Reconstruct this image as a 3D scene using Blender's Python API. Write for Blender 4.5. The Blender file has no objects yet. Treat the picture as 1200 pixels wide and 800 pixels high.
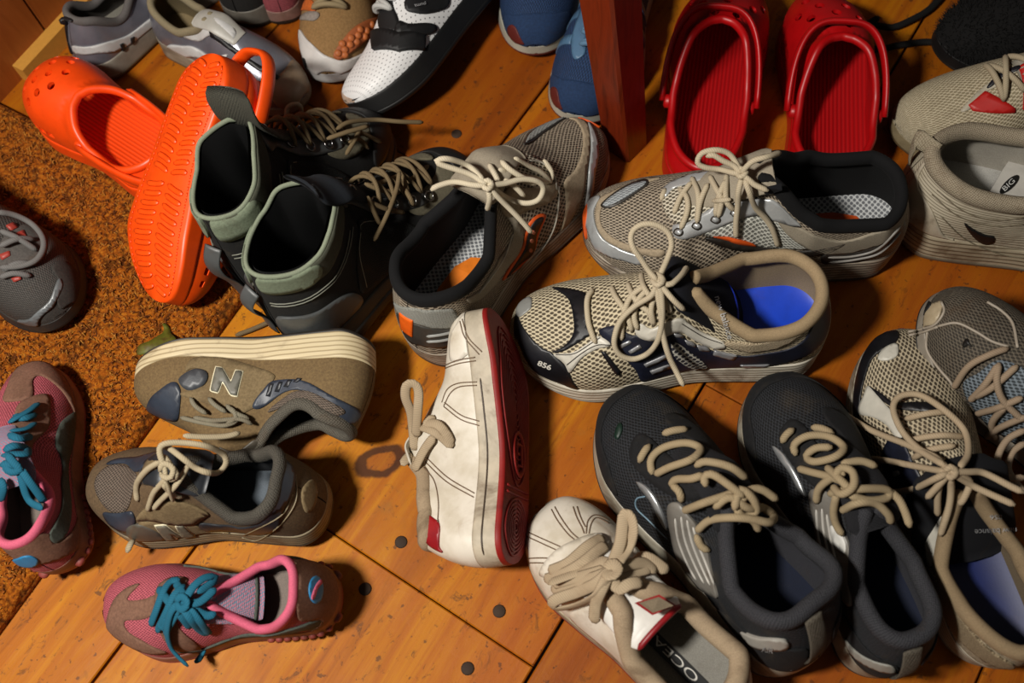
import numpy as np, math
# ---------------------------------------------------------------- camera
FPX = 1125.0; CAMH = 0.90
_d = np.array([60., 500., FPX]); _d /= np.linalg.norm(_d)      # world down, in image axes (x right, y down, z forward)
_up = -_d
_fw = np.array([0, 0, 1.]) - np.dot([0, 0, 1.], _up) * _up; _fw /= np.linalg.norm(_fw)
_rt = np.cross(_fw, _up)                                       # world x in image axes
RWC = np.stack([_rt, _fw, _up])                                # rows: world axes in camera coords  (cam vec -> world)
CAM = np.array([0, 0, CAMH])
def ray(px, py):
    v = RWC @ np.array([px - 600., py - 400., FPX]); return v / np.linalg.norm(v)
def fl(px, py, z=0.0):
    v = ray(px, py); return CAM + v * ((z - CAMH) / v[2])
def proj(P):
    c = (np.asarray(P) - CAM) @ RWC
    return np.stack([600 + FPX * c[..., 0] / c[..., 2], 400 + FPX * c[..., 1] / c[..., 2]], -1), c[..., 2]
# ---------------------------------------------------------------- curves
def pchip0(keys, t):
    k = np.asarray(keys, float); x, y = k[:, 0], k[:, 1]
    t = np.clip(np.asarray(t, float), x[0], x[-1])
    h = np.diff(x); d = np.diff(y) / h
    m = np.zeros_like(y)
    if len(x) > 2:
        for i in range(1, len(x) - 1):
            if d[i-1] * d[i] > 0:
                w1, w2 = 2*h[i] + h[i-1], h[i] + 2*h[i-1]
                m[i] = (w1 + w2) / (w1 / d[i-1] + w2 / d[i])
    m[0], m[-1] = d[0], d[-1]
    i = np.clip(np.searchsorted(x, t, side='right') - 1, 0, len(h) - 1)
    s = (t - x[i]) / h[i]
    return (y[i]*(2*s**3 - 3*s**2 + 1) + h[i]*m[i]*(s**3 - 2*s**2 + s) + y[i+1]*(-2*s**3 + 3*s**2) + h[i]*m[i+1]*(s**3 - s**2))
_LUT = {}
def pchip(keys, t):
    e = _LUT.get(id(keys))
    if e is None:
        X = np.linspace(keys[0][0], keys[-1][0], 1601); e = _LUT[id(keys)] = (keys, X, pchip0(keys, X))
    return np.interp(t, e[1], e[2])
def sstep(a, b, x):
    s = np.clip((x - a) / (b - a), 0, 1); return s*s*(3 - 2*s)
# ---------------------------------------------------------------- shoe surfaces, in metres, heel at x=0, toe at +x
BASE = dict(
    L=.30, ws=1., hs=1., mirror=1, tf=.50, ca=.12, cb=.26, ce=2.3,
    w=[(0, .112), (.15, .116), (.4, .112), (.6, .145), (.74, .163), (.88, .15), (1, .135)],
    yc=[(0, 0), (.4, .006), (.7, 0), (1, -.03)],
    zb=[(0, .022), (.1, .0), (.7, 0), (.85, .018), (1, .055)],
    zt=[(0, .125), (.2, .115), (.5, .09), (.75, .075), (.9, .085), (1, .105)],
    H=[(0, .335), (.08, .325), (.25, .265), (.38, .30), (.50, .385), (.62, .345), (.75, .275), (.85, .235), (.93, .20), (.975, .165), (1, .115)],
    cw=[(0, .085), (.12, .1), (.25, .098), (.38, .085), (.46, .07), (.5, .05)],
    k1=[(0, .45), (.5, .5), (.8, .62), (1, .6)],
    k2=[(0, .4), (.5, .35), (.7, .5), (.85, .62), (1, .7)],
    lean=.012, bul=.03, ub=.97, heel=.025, htop=.01, flare=.05, th=.006, cap=.5, zf=1.0)
def shape(**k):
    d = dict(BASE); d.update(k); return d
def t_of(tau): return .5 - .5*np.cos(np.pi*np.asarray(tau, float))
def tau_of(t): return np.arccos(1 - 2*np.clip(t, 0, 1)) / np.pi
def capf(p, t):
    a, b, e = p['ca'], p['cb'], p['ce']
    f = np.ones_like(t)
    u = np.clip((a - t)/a, 0, 1); f = f*np.maximum(1 - u**2.2, 0)**(1/2.2)
    u = np.clip((t - (1 - b))/b, 0, 1); f = f*np.maximum(1 - u**e, 0)**(1/e)
    return f
def prof(p, t):
    L, ws, hs = p['L'], p['ws'], p['hs']
    W = pchip(p['w'], t)*capf(p, t)*L*ws
    zb = pchip(p['zb'], t)*L*p['zf']; zt = pchip(p['zt'], t)*L*p['zf']
    H = zt + np.maximum(pchip(p['H'], t) - pchip(p['zt'], t), .004)*L*hs
    yc = pchip(p['yc'], t)*L
    return W, zb, zt, H, yc
def fin(p, t, y, z, H):
    L = p['L']; zr = np.clip(z/np.maximum(H, 1e-4), 0, 1.2)
    sh = (-p['heel']*np.sin(np.pi*np.clip(zr, 0, 1))*.8 + p['htop']*zr**2)*np.exp(-np.maximum(t, 0)/.09)
    x = L*(t + sh)
    yc = pchip(p['yc'], t)*L
    return np.stack([x, (y + yc)*p['mirror'], z], -1)
def upper(p, tau, v):
    """outer skin: tau 0 heel..1 toe, v -1 one sole edge .. 0 ridge/collar .. 1 the other sole edge"""
    tau = np.asarray(tau, float); v = np.asarray(v, float)
    t = t_of(tau); W, zb, zt, H, yc = prof(p, t); L = p['L']
    sd = np.where(v < 0, -1., 1.); s = 1 - np.abs(v)
    tf = p['tf']
    o = 1 - sstep(tf - .12, tf + .04, t)
    e = np.clip(1 - (t/tf), 0, 1)
    cw = pchip(p['cw'], t)*L*p['ws']*(np.sqrt(np.maximum(1 - (1 - np.clip(e/p['ell'], 0, 1))**2, 0)) if 'ell' in p else np.clip(e/p.get('ow', .42), 0, 1)**p.get('oe', .62))
    ca = p['ca']*1.7; u = np.clip((ca - t)/ca, 0, 1); cw = cw*np.maximum(1 - u**2.1, 0)**(1/2.1)
    cw = np.minimum(cw, W*.97)
    hh = H - zt
    ub = p['ub']
    y0, z0 = W*ub, zt
    y1, z1 = W*(ub + p['bul']), zt + pchip(p['k1'], t)*hh
    a = (1 - o)*pchip(p['k2'], t)*W + o*(p['lean']*L*np.minimum(1, W/(.08*L)))
    b = o*.38*hh
    y3, z3 = cw, H
    y2, z2 = y3 + a, z3 - b
    B0, B1, B2, B3 = (1-s)**3, 3*s*(1-s)**2, 3*s*s*(1-s), s**3
    y = (B0*y0 + B1*y1 + B2*y2 + B3*y3)*sd
    z = B0*z0 + B1*z1 + B2*z2 + B3*z3
    return fin(p, t, y, z, H)
def side(p, tau, q, sd):
    """midsole wall: q 0 bottom .. 1 top"""
    t = t_of(tau); W, zb, zt, H, yc = prof(p, t)
    e = np.clip(q/.18, 0, 1)
    y = W*(1 + p['flare']*(1 - q) - .07*(1 - e)**2 - .02*np.clip((q-.85)/.15, 0, 1)**2)
    z = zb + (zt - zb)*q
    return fin(p, t, y*sd, z, H)
def bottom(p, tau, q):
    t = t_of(tau); W, zb, zt, H, yc = prof(p, t)
    return fin(p, t, W*(1 + p['flare'] - .07)*q, zb + 0*q, H)
def insole(p, tau, q):
    t = t_of(tau); W, zb, zt, H, yc = prof(p, t)
    return fin(p, np.clip(t, .0, 1), W*.93*q, zt - .004*p['L']/.3 + .008*q*q, H)
def collar(p, n=80):
    tt = np.linspace(0, tau_of(p['tf']), n)
    A = upper(p, tt, -1e-6*np.ones(n)); B = upper(p, tt[::-1], 1e-6*np.ones(n))
    return np.concatenate([A, B[1:-1]])
def rot(yaw, pitch=0, roll=0):
    cy, sy, cp, sp, cr, sr = math.cos(yaw), math.sin(yaw), math.cos(pitch), math.sin(pitch), math.cos(roll), math.sin(roll)
    Rz = np.array([[cy, -sy, 0], [sy, cy, 0], [0, 0, 1]]); Ry = np.array([[cp, 0, sp], [0, 1, 0], [-sp, 0, cp]]); Rx = np.array([[1, 0, 0], [0, cr, -sr], [0, sr, cr]])
    return Rz @ Ry @ Rx
def cloud(p, n=70, m=25):
    tt = np.linspace(0, 1, n)
    T, V = np.meshgrid(tt, np.linspace(-1, 1, 2*m)); U = upper(p, T, V).reshape(-1, 3)
    T, Q = np.meshgrid(tt, np.linspace(0, 1, 12))
    M = np.concatenate([side(p, T, Q, -1).reshape(-1, 3), side(p, T, Q, 1).reshape(-1, 3)])
    T, Q = np.meshgrid(tt, np.linspace(-1, 1, 24)); Bm = bottom(p, T, Q).reshape(-1, 3)
    return U, M, Bm
class Pose:
    """x,y: where the middle of the shoe (L/2) stands; z0 = height of the lowest point"""
    def __init__(s, p, x, y, yaw, pitch=0, roll=0, z0=0):
        s.p = p; s.R = rot(yaw, pitch, roll); s.c = np.array([p['L']*.5, 0, p['L']*.12])
        pts = np.concatenate(cloud(p, 40, 10)); q = (pts - s.c) @ s.R.T
        s.T = np.array([x, y, z0 - q[:, 2].min()])
    def __call__(s, P): return (P - s.c) @ s.R.T + s.T
CLOG = dict(ell=.5, tf=.55, ca=.16, cb=.30, ce=2.4,
    w=[(0,.13),(.15,.145),(.4,.145),(.6,.175),(.74,.19),(.88,.18),(1,.16)],
    yc=[(0,0),(.4,.01),(.7,.0),(1,-.04)],
    zb=[(0,.012),(.1,0),(.7,0),(.85,.02),(1,.06)],
    zt=[(0,.12),(.2,.11),(.5,.09),(.75,.085),(.9,.10),(1,.13)],
    H=[(0,.22),(.1,.205),(.25,.20),(.38,.245),(.47,.32),(.55,.375),(.68,.37),(.8,.335),(.9,.275),(.965,.21),(1,.14)],
    cw=[(0,.11),(.12,.13),(.3,.135),(.45,.145),(.55,.12)], k2=[(0,.4),(.5,.6),(.7,.62),(.85,.65),(1,.7)], bul=.05, heel=.02, htop=.02, lean=.0)
BOOT = dict(ell=.5, tf=.44, H=[(0,.50),(.08,.49),(.2,.46),(.3,.50),(.40,.55),(.5,.46),(.62,.37),(.75,.29),(.85,.25),(.93,.215),(.975,.17),(1,.12)],
    cw=[(0,.10),(.12,.125),(.25,.13),(.36,.11),(.44,.08)], zt=[(0,.13),(.2,.125),(.5,.105),(.75,.10),(.9,.11),(1,.12)], heel=.02, htop=.03, lean=.0)
CANVAS = dict(ce=2.6, w=[(0,.118),(.15,.122),(.4,.122),(.6,.15),(.74,.168),(.88,.165),(1,.16)],
    zb=[(0,.008),(.1,0),(.75,0),(.88,.012),(1,.035)], zt=[(0,.115),(.2,.11),(.5,.105),(.75,.105),(.9,.11),(1,.125)],
    H=[(0,.33),(.08,.315),(.25,.26),(.38,.29),(.5,.37),(.62,.33),(.75,.265),(.85,.235),(.93,.205),(.975,.175),(1,.13)], flare=.0)
TEMPL = dict(run={}, clog=CLOG, boot=BOOT, canvas=CANVAS)
def mk(templ, k, mirror=1, extra=None):
    b = dict(BASE); b.update(TEMPL[templ]); b['mirror'] = mirror
    if extra: b.update(extra)
    b = dict(b); b['L'] = k['L']; b['ws'] = k['ws']; b['hs'] = k['hs']; b['tf'] = b['tf'] + k['tf']; b['zf'] = k['zf']
    sc = lambda t: pchip([(0,k['hA']),(.1,k['hA']),(.25,k['hB']),(.5,k['hC']),(.8,k['hD']),(1,1)], t)
    b['H'] = [(t, float(v*sc(t))) for t, v in b['H']]
    sw = lambda t: pchip([(0,k['wA']),(.2,k['wA']),(.45,1),(.75,k['wC']),(1,k['wC'])], t)
    b['w'] = [(t, float(v*sw(t))) for t, v in b['w']]
    b['yc'] = [(t, v + k['yct']*max(0,t-.5)*2 + (k['ycm'] if .2<t<.8 else 0)) for t, v in b['yc']]; b['htop']=k['htop']
    b['cb'] *= k['cb']; b['cw'] = [(t, v*k['cwk']) for t, v in b['cw']]
    return b
FIT = {"runnerB": {"x": 0.2454, "y": 0.4786, "yaw": 3.043, "L": 0.3197, "ws": 1.1575, "hs": 1.1569, "tf": 0.0774, "hA": 0.9472, "hB": 1.1455, "hC": 1.0682, "hD": 0.9286, "wA": 0.9556, "htop": 0.0627, "ycm": 0.0016, "wC": 0.9749, "yct": -0.0073, "pitch": -0.0213, "roll": -0.0105, "z0": 0.0011, "cb": 0.9602, "cwk": 1.1926, "zf": 1.0236, "ox": 0.007, "oy": 0.0105},
"runnerA": {"x": 0.0092, "y": 0.5125, "yaw": 0.8816, "L": 0.3119, "ws": 1.1421, "hs": 1.1779, "tf": -0.0094, "hA": 1.0769, "hB": 1.1622, "hC": 1.1083, "hD": 0.9367, "wA": 1.0139, "htop": 0.0219, "ycm": 0.0133, "wC": 0.9543, "yct": -0.0027, "pitch": 0.0025, "roll": -0.0558, "z0": -0.0024, "cb": 1.1251, "cwk": 1.1686, "zf": 1.0404, "ox": 0.0016, "oy": 0.0079},
"navyR": {"x": 0.368, "y": 0.1942, "yaw": 1.6395, "L": 0.3077, "ws": 1.0542, "hs": 0.8952, "tf": -0.037, "hA": 0.9826, "hB": 0.9064, "hC": 1.0024, "hD": 0.9893, "wA": 0.9429, "htop": -0.0007, "ycm": 0.0034, "wC": 0.978, "yct": 0.0038, "pitch": -0.0185, "roll": -0.0982, "z0": 0.0016, "cb": 0.9194, "cwk": 1.1045, "zf": 0.8929, "ox": -0.0118, "oy": 0.0},
"navy": {"x": 0.15, "y": 0.38, "yaw": 3.0552, "L": 0.3042, "ws": 1.2317, "hs": 1.1726, "tf": -0.0392, "hA": 0.9655, "hB": 1.0884, "hC": 1.0243, "hD": 0.8755, "wA": 1.0431, "htop": 0.0393, "ycm": -0.003, "wC": 0.964, "yct": 0.0058, "pitch": 0.0231, "roll": 0.0325, "z0": 0.0012, "cb": 0.9421, "cwk": 1.1702, "zf": 0.92, "ox": -0.0007, "oy": -0.0003},
"blackA": {"x": 0.148, "y": 0.1863, "yaw": 2.0947, "L": 0.2891, "ws": 1.2077, "hs": 1.1237, "tf": -0.0327, "hA": 1.1041, "hB": 1.1366, "hC": 1.1271, "hD": 0.9981, "wA": 1.0539, "htop": 0.0975, "ycm": -0.0113, "wC": 0.9225, "yct": -0.0338, "pitch": 0.0505, "roll": 0.0745, "z0": -0.0032, "cb": 0.9231, "cwk": 1.1843, "zf": 1.0741, "ox": 0.0044, "oy": -0.0094},
"blackB": {"x": 0.2627, "y": 0.1794, "yaw": 1.7857, "L": 0.279, "ws": 1.1159, "hs": 1.0735, "tf": -0.0206, "hA": 0.9962, "hB": 1.1055, "hC": 1.0638, "hD": 1.0271, "wA": 1.0465, "htop": 0.0658, "ycm": -0.0325, "wC": 1.0088, "yct": 0.0032, "pitch": -0.0257, "roll": 0.0045, "z0": 0.0019, "cb": 0.9403, "cwk": 0.9495, "zf": 0.9743, "ox": 0.0007, "oy": -0.0018},
"canvasW": {"x": 0.0739, "y": 0.1184, "yaw": 2.2228, "L": 0.2397, "ws": 1.2449, "hs": 1.1438, "tf": 0.1338, "hA": 0.9096, "hB": 1.0545, "hC": 0.9975, "hD": 1.0522, "wA": 1.0296, "htop": 0.0447, "ycm": -0.0051, "wC": 0.9292, "yct": -0.0052, "pitch": 0.0526, "roll": -0.0265, "z0": -0.0024, "cb": 1.1522, "cwk": 1.3884, "zf": 0.9627, "ox": 0.006, "oy": -0.0005},
"brown": {"x": -0.3033, "y": 0.2679, "yaw": 2.9381, "L": 0.2352, "ws": 1.2145, "hs": 1.2022, "tf": -0.0184, "hA": 1.0537, "hB": 1.0202, "hC": 1.1135, "hD": 0.9482, "wA": 1.005, "htop": 0.0907, "ycm": -0.002, "wC": 0.962, "yct": 0.0098, "pitch": 0.0643, "roll": 0.0339, "z0": 0.0029, "cb": 1.041, "cwk": 1.1612, "zf": 0.9919, "ox": -0.0, "oy": -0.0061},
"trailL": {"x": -0.5505, "y": 0.5821, "yaw": -0.7482, "L": 0.2733, "ws": 1.0818, "hs": 1.0905, "tf": -0.0065, "hA": 0.9963, "hB": 0.9929, "hC": 1.0014, "hD": 0.999, "wA": 0.9811, "htop": 0.0298, "ycm": -0.0026, "wC": 0.9869, "yct": -0.0065, "pitch": -0.0024, "roll": -0.0067, "z0": -0.0001, "cb": 0.9539, "cwk": 0.9966, "zf": 1.0058, "ox": 0.0, "oy": 0.0},
"pink": {"x": -0.2897, "y": 0.1671, "yaw": 3.1034, "L": 0.2151, "ws": 1.1886, "hs": 1.0217, "tf": -0.0209, "hA": 1.1936, "hB": 0.9971, "hC": 0.916, "hD": 0.9903, "wA": 1.0245, "htop": 0.08, "ycm": 0.0049, "wC": 1.0178, "yct": -0.0061, "pitch": 0.0524, "roll": -0.0366, "z0": 0.0007, "cb": 1.0178, "cwk": 1.1519, "zf": 1.027, "ox": 0.0, "oy": 0.0},
"pinkL": {"x": -0.4575, "y": 0.3171, "yaw": 1.7785, "L": 0.2094, "ws": 1.142, "hs": 1.117, "tf": 0.0004, "hA": 1.0435, "hB": 1.0061, "hC": 1.011, "hD": 0.997, "wA": 1.0191, "htop": 0.0503, "ycm": -0.0, "wC": 0.9582, "yct": 0.007, "pitch": -0.0068, "roll": -0.0521, "z0": 0.0183, "cb": 1.0409, "cwk": 1.0231, "zf": 0.9953, "ox": 0.0, "oy": -0.0},
"greyR": {"x": 0.467, "y": 0.2385, "yaw": 2.226, "L": 0.285, "ws": 1.0379, "hs": 1.0711, "tf": -0.0025, "hA": 0.997, "hB": 1.0224, "hC": 0.9968, "hD": 1.0181, "wA": 1.0013, "htop": 0.0451, "ycm": -0.0063, "wC": 1.0017, "yct": -0.0029, "pitch": -0.24, "roll": -0.0511, "z0": 0.003, "cb": 0.9924, "cwk": 1.0133, "zf": 0.9781, "ox": -0.004, "oy": -0.006},
"meshW": {"x": 0.5878, "y": 0.5934, "yaw": -3.0274, "L": 0.3034, "ws": 1.0715, "hs": 1.0427, "tf": 0.0062, "hA": 1.0021, "hB": 1.0022, "hC": 1.0029, "hD": 0.9871, "wA": 1.0022, "htop": 0.0291, "ycm": 0.001, "wC": 1.0042, "yct": -0.0042, "pitch": -0.0013, "roll": 0.002, "z0": 0.0009, "cb": 0.9797, "cwk": 0.9987, "zf": 1.0034, "ox": 0.0081, "oy": 0.0081},
"nike": {"x": 0.5801, "y": 0.446, "yaw": -0.3162, "L": 0.3438, "ws": 1.1825, "hs": 1.0834, "tf": -0.0064, "hA": 0.9183, "hB": 1.0785, "hC": 1.0173, "hD": 0.962, "wA": 1.045, "htop": 0.0134, "ycm": -0.0145, "wC": 0.9995, "yct": -0.0043, "pitch": -0.0284, "roll": 0.0079, "z0": 0.0012, "cb": 1.0031, "cwk": 1.0682, "zf": 1.0341, "ox": -0.0026, "oy": -0.0124},
"orange": {"x": -0.4173, "y": 0.6938, "yaw": 2.3799, "L": 0.232, "ws": 1.1571, "hs": 1.0078, "tf": -0.023, "hA": 1.0325, "hB": 0.9535, "hC": 0.9026, "hD": 0.9724, "wA": 1.0511, "htop": 0.0332, "ycm": -0.0219, "wC": 0.9645, "yct": 0.0228, "pitch": 0.0828, "roll": -0.0726, "z0": 0.0195, "cb": 0.9652, "cwk": 1.109, "zf": 1.0283, "ox": -0.0, "oy": -0.0},
"redL": {"x": 0.2547, "y": 0.6701, "yaw": 1.287, "L": 0.2701, "ws": 1.0769, "hs": 0.9984, "tf": 0.011, "hA": 0.9911, "hB": 1.0323, "hC": 0.9984, "hD": 0.9887, "wA": 0.9644, "htop": 0.0151, "ycm": -0.0028, "wC": 0.9899, "yct": -0.0089, "pitch": -0.0112, "roll": -0.0307, "z0": -0.0019, "cb": 1.0053, "cwk": 1.0079, "zf": 0.9719, "ox": 0.0094, "oy": 0.0162},
"redR": {"x": 0.3764, "y": 0.6402, "yaw": 1.3154, "L": 0.2601, "ws": 1.0723, "hs": 1.0133, "tf": -0.019, "hA": 1.045, "hB": 1.0303, "hC": 0.9933, "hD": 0.9701, "wA": 1.0651, "htop": 0.038, "ycm": 0.0097, "wC": 0.9401, "yct": -0.0296, "pitch": -0.0021, "roll": -0.0385, "z0": -0.003, "cb": 1.0089, "cwk": 1.0915, "zf": 1.0004, "ox": 0.0071, "oy": 0.009},
"boot": {"x": -0.1243, "y": 0.512, "yaw": 0.8009, "L": 0.2686, "ws": 1.1303, "hs": 1.0644, "tf": -0.0445, "hA": 1.0251, "hB": 1.1762, "hC": 0.9421, "hD": 0.9623, "wA": 1.13, "htop": 0.0024, "ycm": -0.0101, "wC": 0.8885, "yct": 0.0069, "pitch": 0.0343, "roll": -0.0801, "z0": 0.0024, "cb": 0.9133, "cwk": 0.9856, "zf": 1.1893, "ox": -0.0125, "oy": -0.0006},
"bootR": {"x": -0.1911, "y": 0.5762, "yaw": 1.104, "L": 0.2492, "ws": 1.0775, "hs": 1.269, "tf": -0.0059, "hA": 1.1329, "hB": 1.2921, "hC": 1.092, "hD": 1.084, "wA": 1.1294, "htop": 0.0312, "ycm": -0.0028, "wC": 0.9701, "yct": -0.0335, "pitch": 0.0141, "roll": -0.1469, "z0": -0.0057, "cb": 0.9017, "cwk": 0.9482, "zf": 1.0008, "ox": -0.0119, "oy": 0.0107},
"silverA": {"x": -0.3805, "y": 0.8994, "yaw": 0.8288, "L": 0.2423, "ws": 1.0431, "hs": 1.0066, "tf": -0.0001, "hA": 1.0351, "hB": 0.9002, "hC": 0.9801, "hD": 0.9996, "wA": 1.0065, "htop": 0.0664, "ycm": -0.0046, "wC": 0.9987, "yct": 0.0034, "pitch": 0.0244, "roll": 0.0155, "z0": 0.0003, "cb": 0.9447, "cwk": 0.933, "zf": 0.9642, "ox": 0.0002, "oy": 0.0116},
"silverB": {"x": -0.2852, "y": 0.7963, "yaw": -0.6596, "L": 0.2157, "ws": 1.0654, "hs": 1.0461, "tf": -0.0117, "hA": 0.9984, "hB": 1.0141, "hC": 1.0164, "hD": 0.997, "wA": 1.0047, "htop": 0.0408, "ycm": -0.0077, "wC": 0.9974, "yct": 0.0092, "pitch": -0.0038, "roll": -0.0045, "z0": -0.0002, "cb": 0.991, "cwk": 0.9792, "zf": 1.0144, "ox": -0.0001, "oy": -0.0043},
"tan": {"x": -0.1479, "y": 0.8819, "yaw": -1.7086, "L": 0.2661, "ws": 1.0774, "hs": 1.0468, "tf": 0.0052, "hA": 0.9995, "hB": 1.0084, "hC": 0.9877, "hD": 1.0007, "wA": 1.0001, "htop": 0.0361, "ycm": -0.0013, "wC": 1.0082, "yct": 0.0006, "pitch": -0.0049, "roll": -0.0009, "z0": 0.0, "cb": 0.9885, "cwk": 1.0053, "zf": 0.9926, "ox": 0.0033, "oy": 0.0011},
"golf": {"x": -0.0572, "y": 0.7895, "yaw": -2.26, "L": 0.2611, "ws": 1.0256, "hs": 0.913, "tf": -0.0132, "hA": 1.01, "hB": 1.0014, "hC": 0.9679, "hD": 0.9203, "wA": 0.9909, "htop": 0.0273, "ycm": 0.0041, "wC": 0.9798, "yct": -0.008, "pitch": 0.0036, "roll": 0.66, "z0": 0.0007, "cb": 0.9411, "cwk": 0.998, "zf": 0.936, "ox": -0.0168, "oy": 0.0296},
"blueA": {"x": 0.0881, "y": 0.8932, "yaw": -1.6695, "L": 0.2782, "ws": 1.0673, "hs": 1.0655, "tf": 0.0072, "hA": 0.9989, "hB": 0.9878, "hC": 1.0082, "hD": 0.9963, "wA": 1.0099, "htop": 0.0328, "ycm": -0.0053, "wC": 0.9887, "yct": 0.0048, "pitch": 0.0036, "roll": 0.0044, "z0": -0.0005, "cb": 1.0342, "cwk": 0.9779, "zf": 0.9888, "ox": 0.0145, "oy": -0.0002},
"blueB": {"x": 0.1588, "y": 0.7805, "yaw": -1.9446, "L": 0.2823, "ws": 1.0932, "hs": 1.0448, "tf": -0.0002, "hA": 0.9973, "hB": 1.0054, "hC": 1.008, "hD": 0.995, "wA": 1.0007, "htop": 0.0379, "ycm": 0.0027, "wC": 0.9989, "yct": -0.0037, "pitch": 0.0015, "roll": -0.008, "z0": 0.0006, "cb": 0.982, "cwk": 1.0076, "zf": 0.9893, "ox": 0.0126, "oy": -0.0164},
"orangeT": {"x": -0.2966, "y": 0.5784, "yaw": -2.0558, "L": 0.2502, "ws": 1.0504, "hs": 0.998, "tf": 0.0005, "hA": 1.0813, "hB": 0.9543, "hC": 1.0134, "hD": 0.8871, "wA": 0.9874, "htop": 0.0301, "ycm": 0.0241, "wC": 0.9854, "yct": -0.0087, "pitch": 0.4258, "roll": -2.7247, "z0": 0.0175, "cb": 0.9396, "cwk": 1.0271, "zf": 1.0387, "ox": -0.0, "oy": -0.0},
"brownT": {"x": -0.2531, "y": 0.3741, "yaw": 3.0643, "L": 0.2378, "ws": 1.1076, "hs": 1.2215, "tf": -0.0262, "hA": 1.0107, "hB": 0.984, "hC": 1.0453, "hD": 1.0167, "wA": 1.0039, "htop": 0.0611, "ycm": -0.0121, "wC": 1.0088, "yct": 0.0019, "pitch": 0.144, "roll": -1.5051, "z0": -0.006, "cb": 0.9687, "cwk": 0.9576, "zf": 1.0216, "ox": -0.0026, "oy": 0.0059},
"redsole": {"x": -0.0379, "y": 0.2848, "yaw": 1.4699, "L": 0.2319, "ws": 1.0417, "hs": 1.2183, "tf": -0.0166, "hA": 0.9543, "hB": 1.2016, "hC": 1.119, "hD": 0.9445, "wA": 1.06, "htop": 0.0791, "ycm": 0.052, "wC": 0.9896, "yct": -0.0499, "pitch": -0.054, "roll": -1.9258, "z0": 0.0016, "cb": 0.9455, "cwk": 1.0423, "zf": 0.983, "ox": -0.0034, "oy": -0.0091}}
import bpy, bmesh, random
from mathutils import Vector, Matrix
from mathutils.geometry import delaunay_2d_cdt
from mathutils.bvhtree import BVHTree
random.seed(4); RNG = np.random.default_rng(4)
SC = bpy.context.scene; COL = SC.collection
def tag(o, label=None, cat=None, group=None, kind=None):
    if label: o['label'] = label
    if cat: o['category'] = cat
    if group: o['group'] = group
    if kind: o['kind'] = kind
    return o
def mkobj(name, V, F, mat, parent=None, uv=None, smooth=True, loc=None, fm=None):
    """one mesh object; V in world coordinates, stored relative to the parent's place"""
    V = np.asarray(V, float).reshape(-1, 3)
    base = np.array(parent.matrix_world_loc) if False else (np.array(_loc(parent)) if parent else (np.array(loc) if loc is not None else np.zeros(3)))
    me = bpy.data.meshes.new(name)
    me.from_pydata((V - base).tolist(), [], [tuple(int(i) for i in f) for f in F])
    for m in (mat if isinstance(mat, (list, tuple)) else [mat]): me.materials.append(m)
    if fm is not None: me.polygons.foreach_set('material_index', [int(i) for i in fm])
    if uv is not None:
        l = me.uv_layers.new(name='UVMap'); idx = np.empty(len(me.loops), int); me.loops.foreach_get('vertex_index', idx)
        l.data.foreach_set('uv', np.asarray(uv, float).reshape(-1, 2)[idx].ravel())
    if smooth: me.polygons.foreach_set('use_smooth', [True]*len(me.polygons))
    me.validate(); me.update()
    o = bpy.data.objects.new(name, me); COL.objects.link(o)
    if parent: o.parent = parent
    elif loc is not None: o.location = loc
    return o
_LOC = {}
def _loc(o):
    p = np.zeros(3)
    while o is not None: p = p + np.array(o.location); o = o.parent
    return p
def empty(name, loc, label, cat, group=None):
    o = bpy.data.objects.new(name, None); COL.objects.link(o); o.location = [float(a) for a in loc]; o.empty_display_size = .05
    return tag(o, label, cat, group)
def grid_faces(n, m, wrap=False, off=0):
    F = []
    for i in range(n - 1):
        for j in range(m - (0 if wrap else 1)):
            k = (j + 1) % m; F.append((off + i*m + j, off + i*m + k, off + (i+1)*m + k, off + (i+1)*m + j))
    return F
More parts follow.
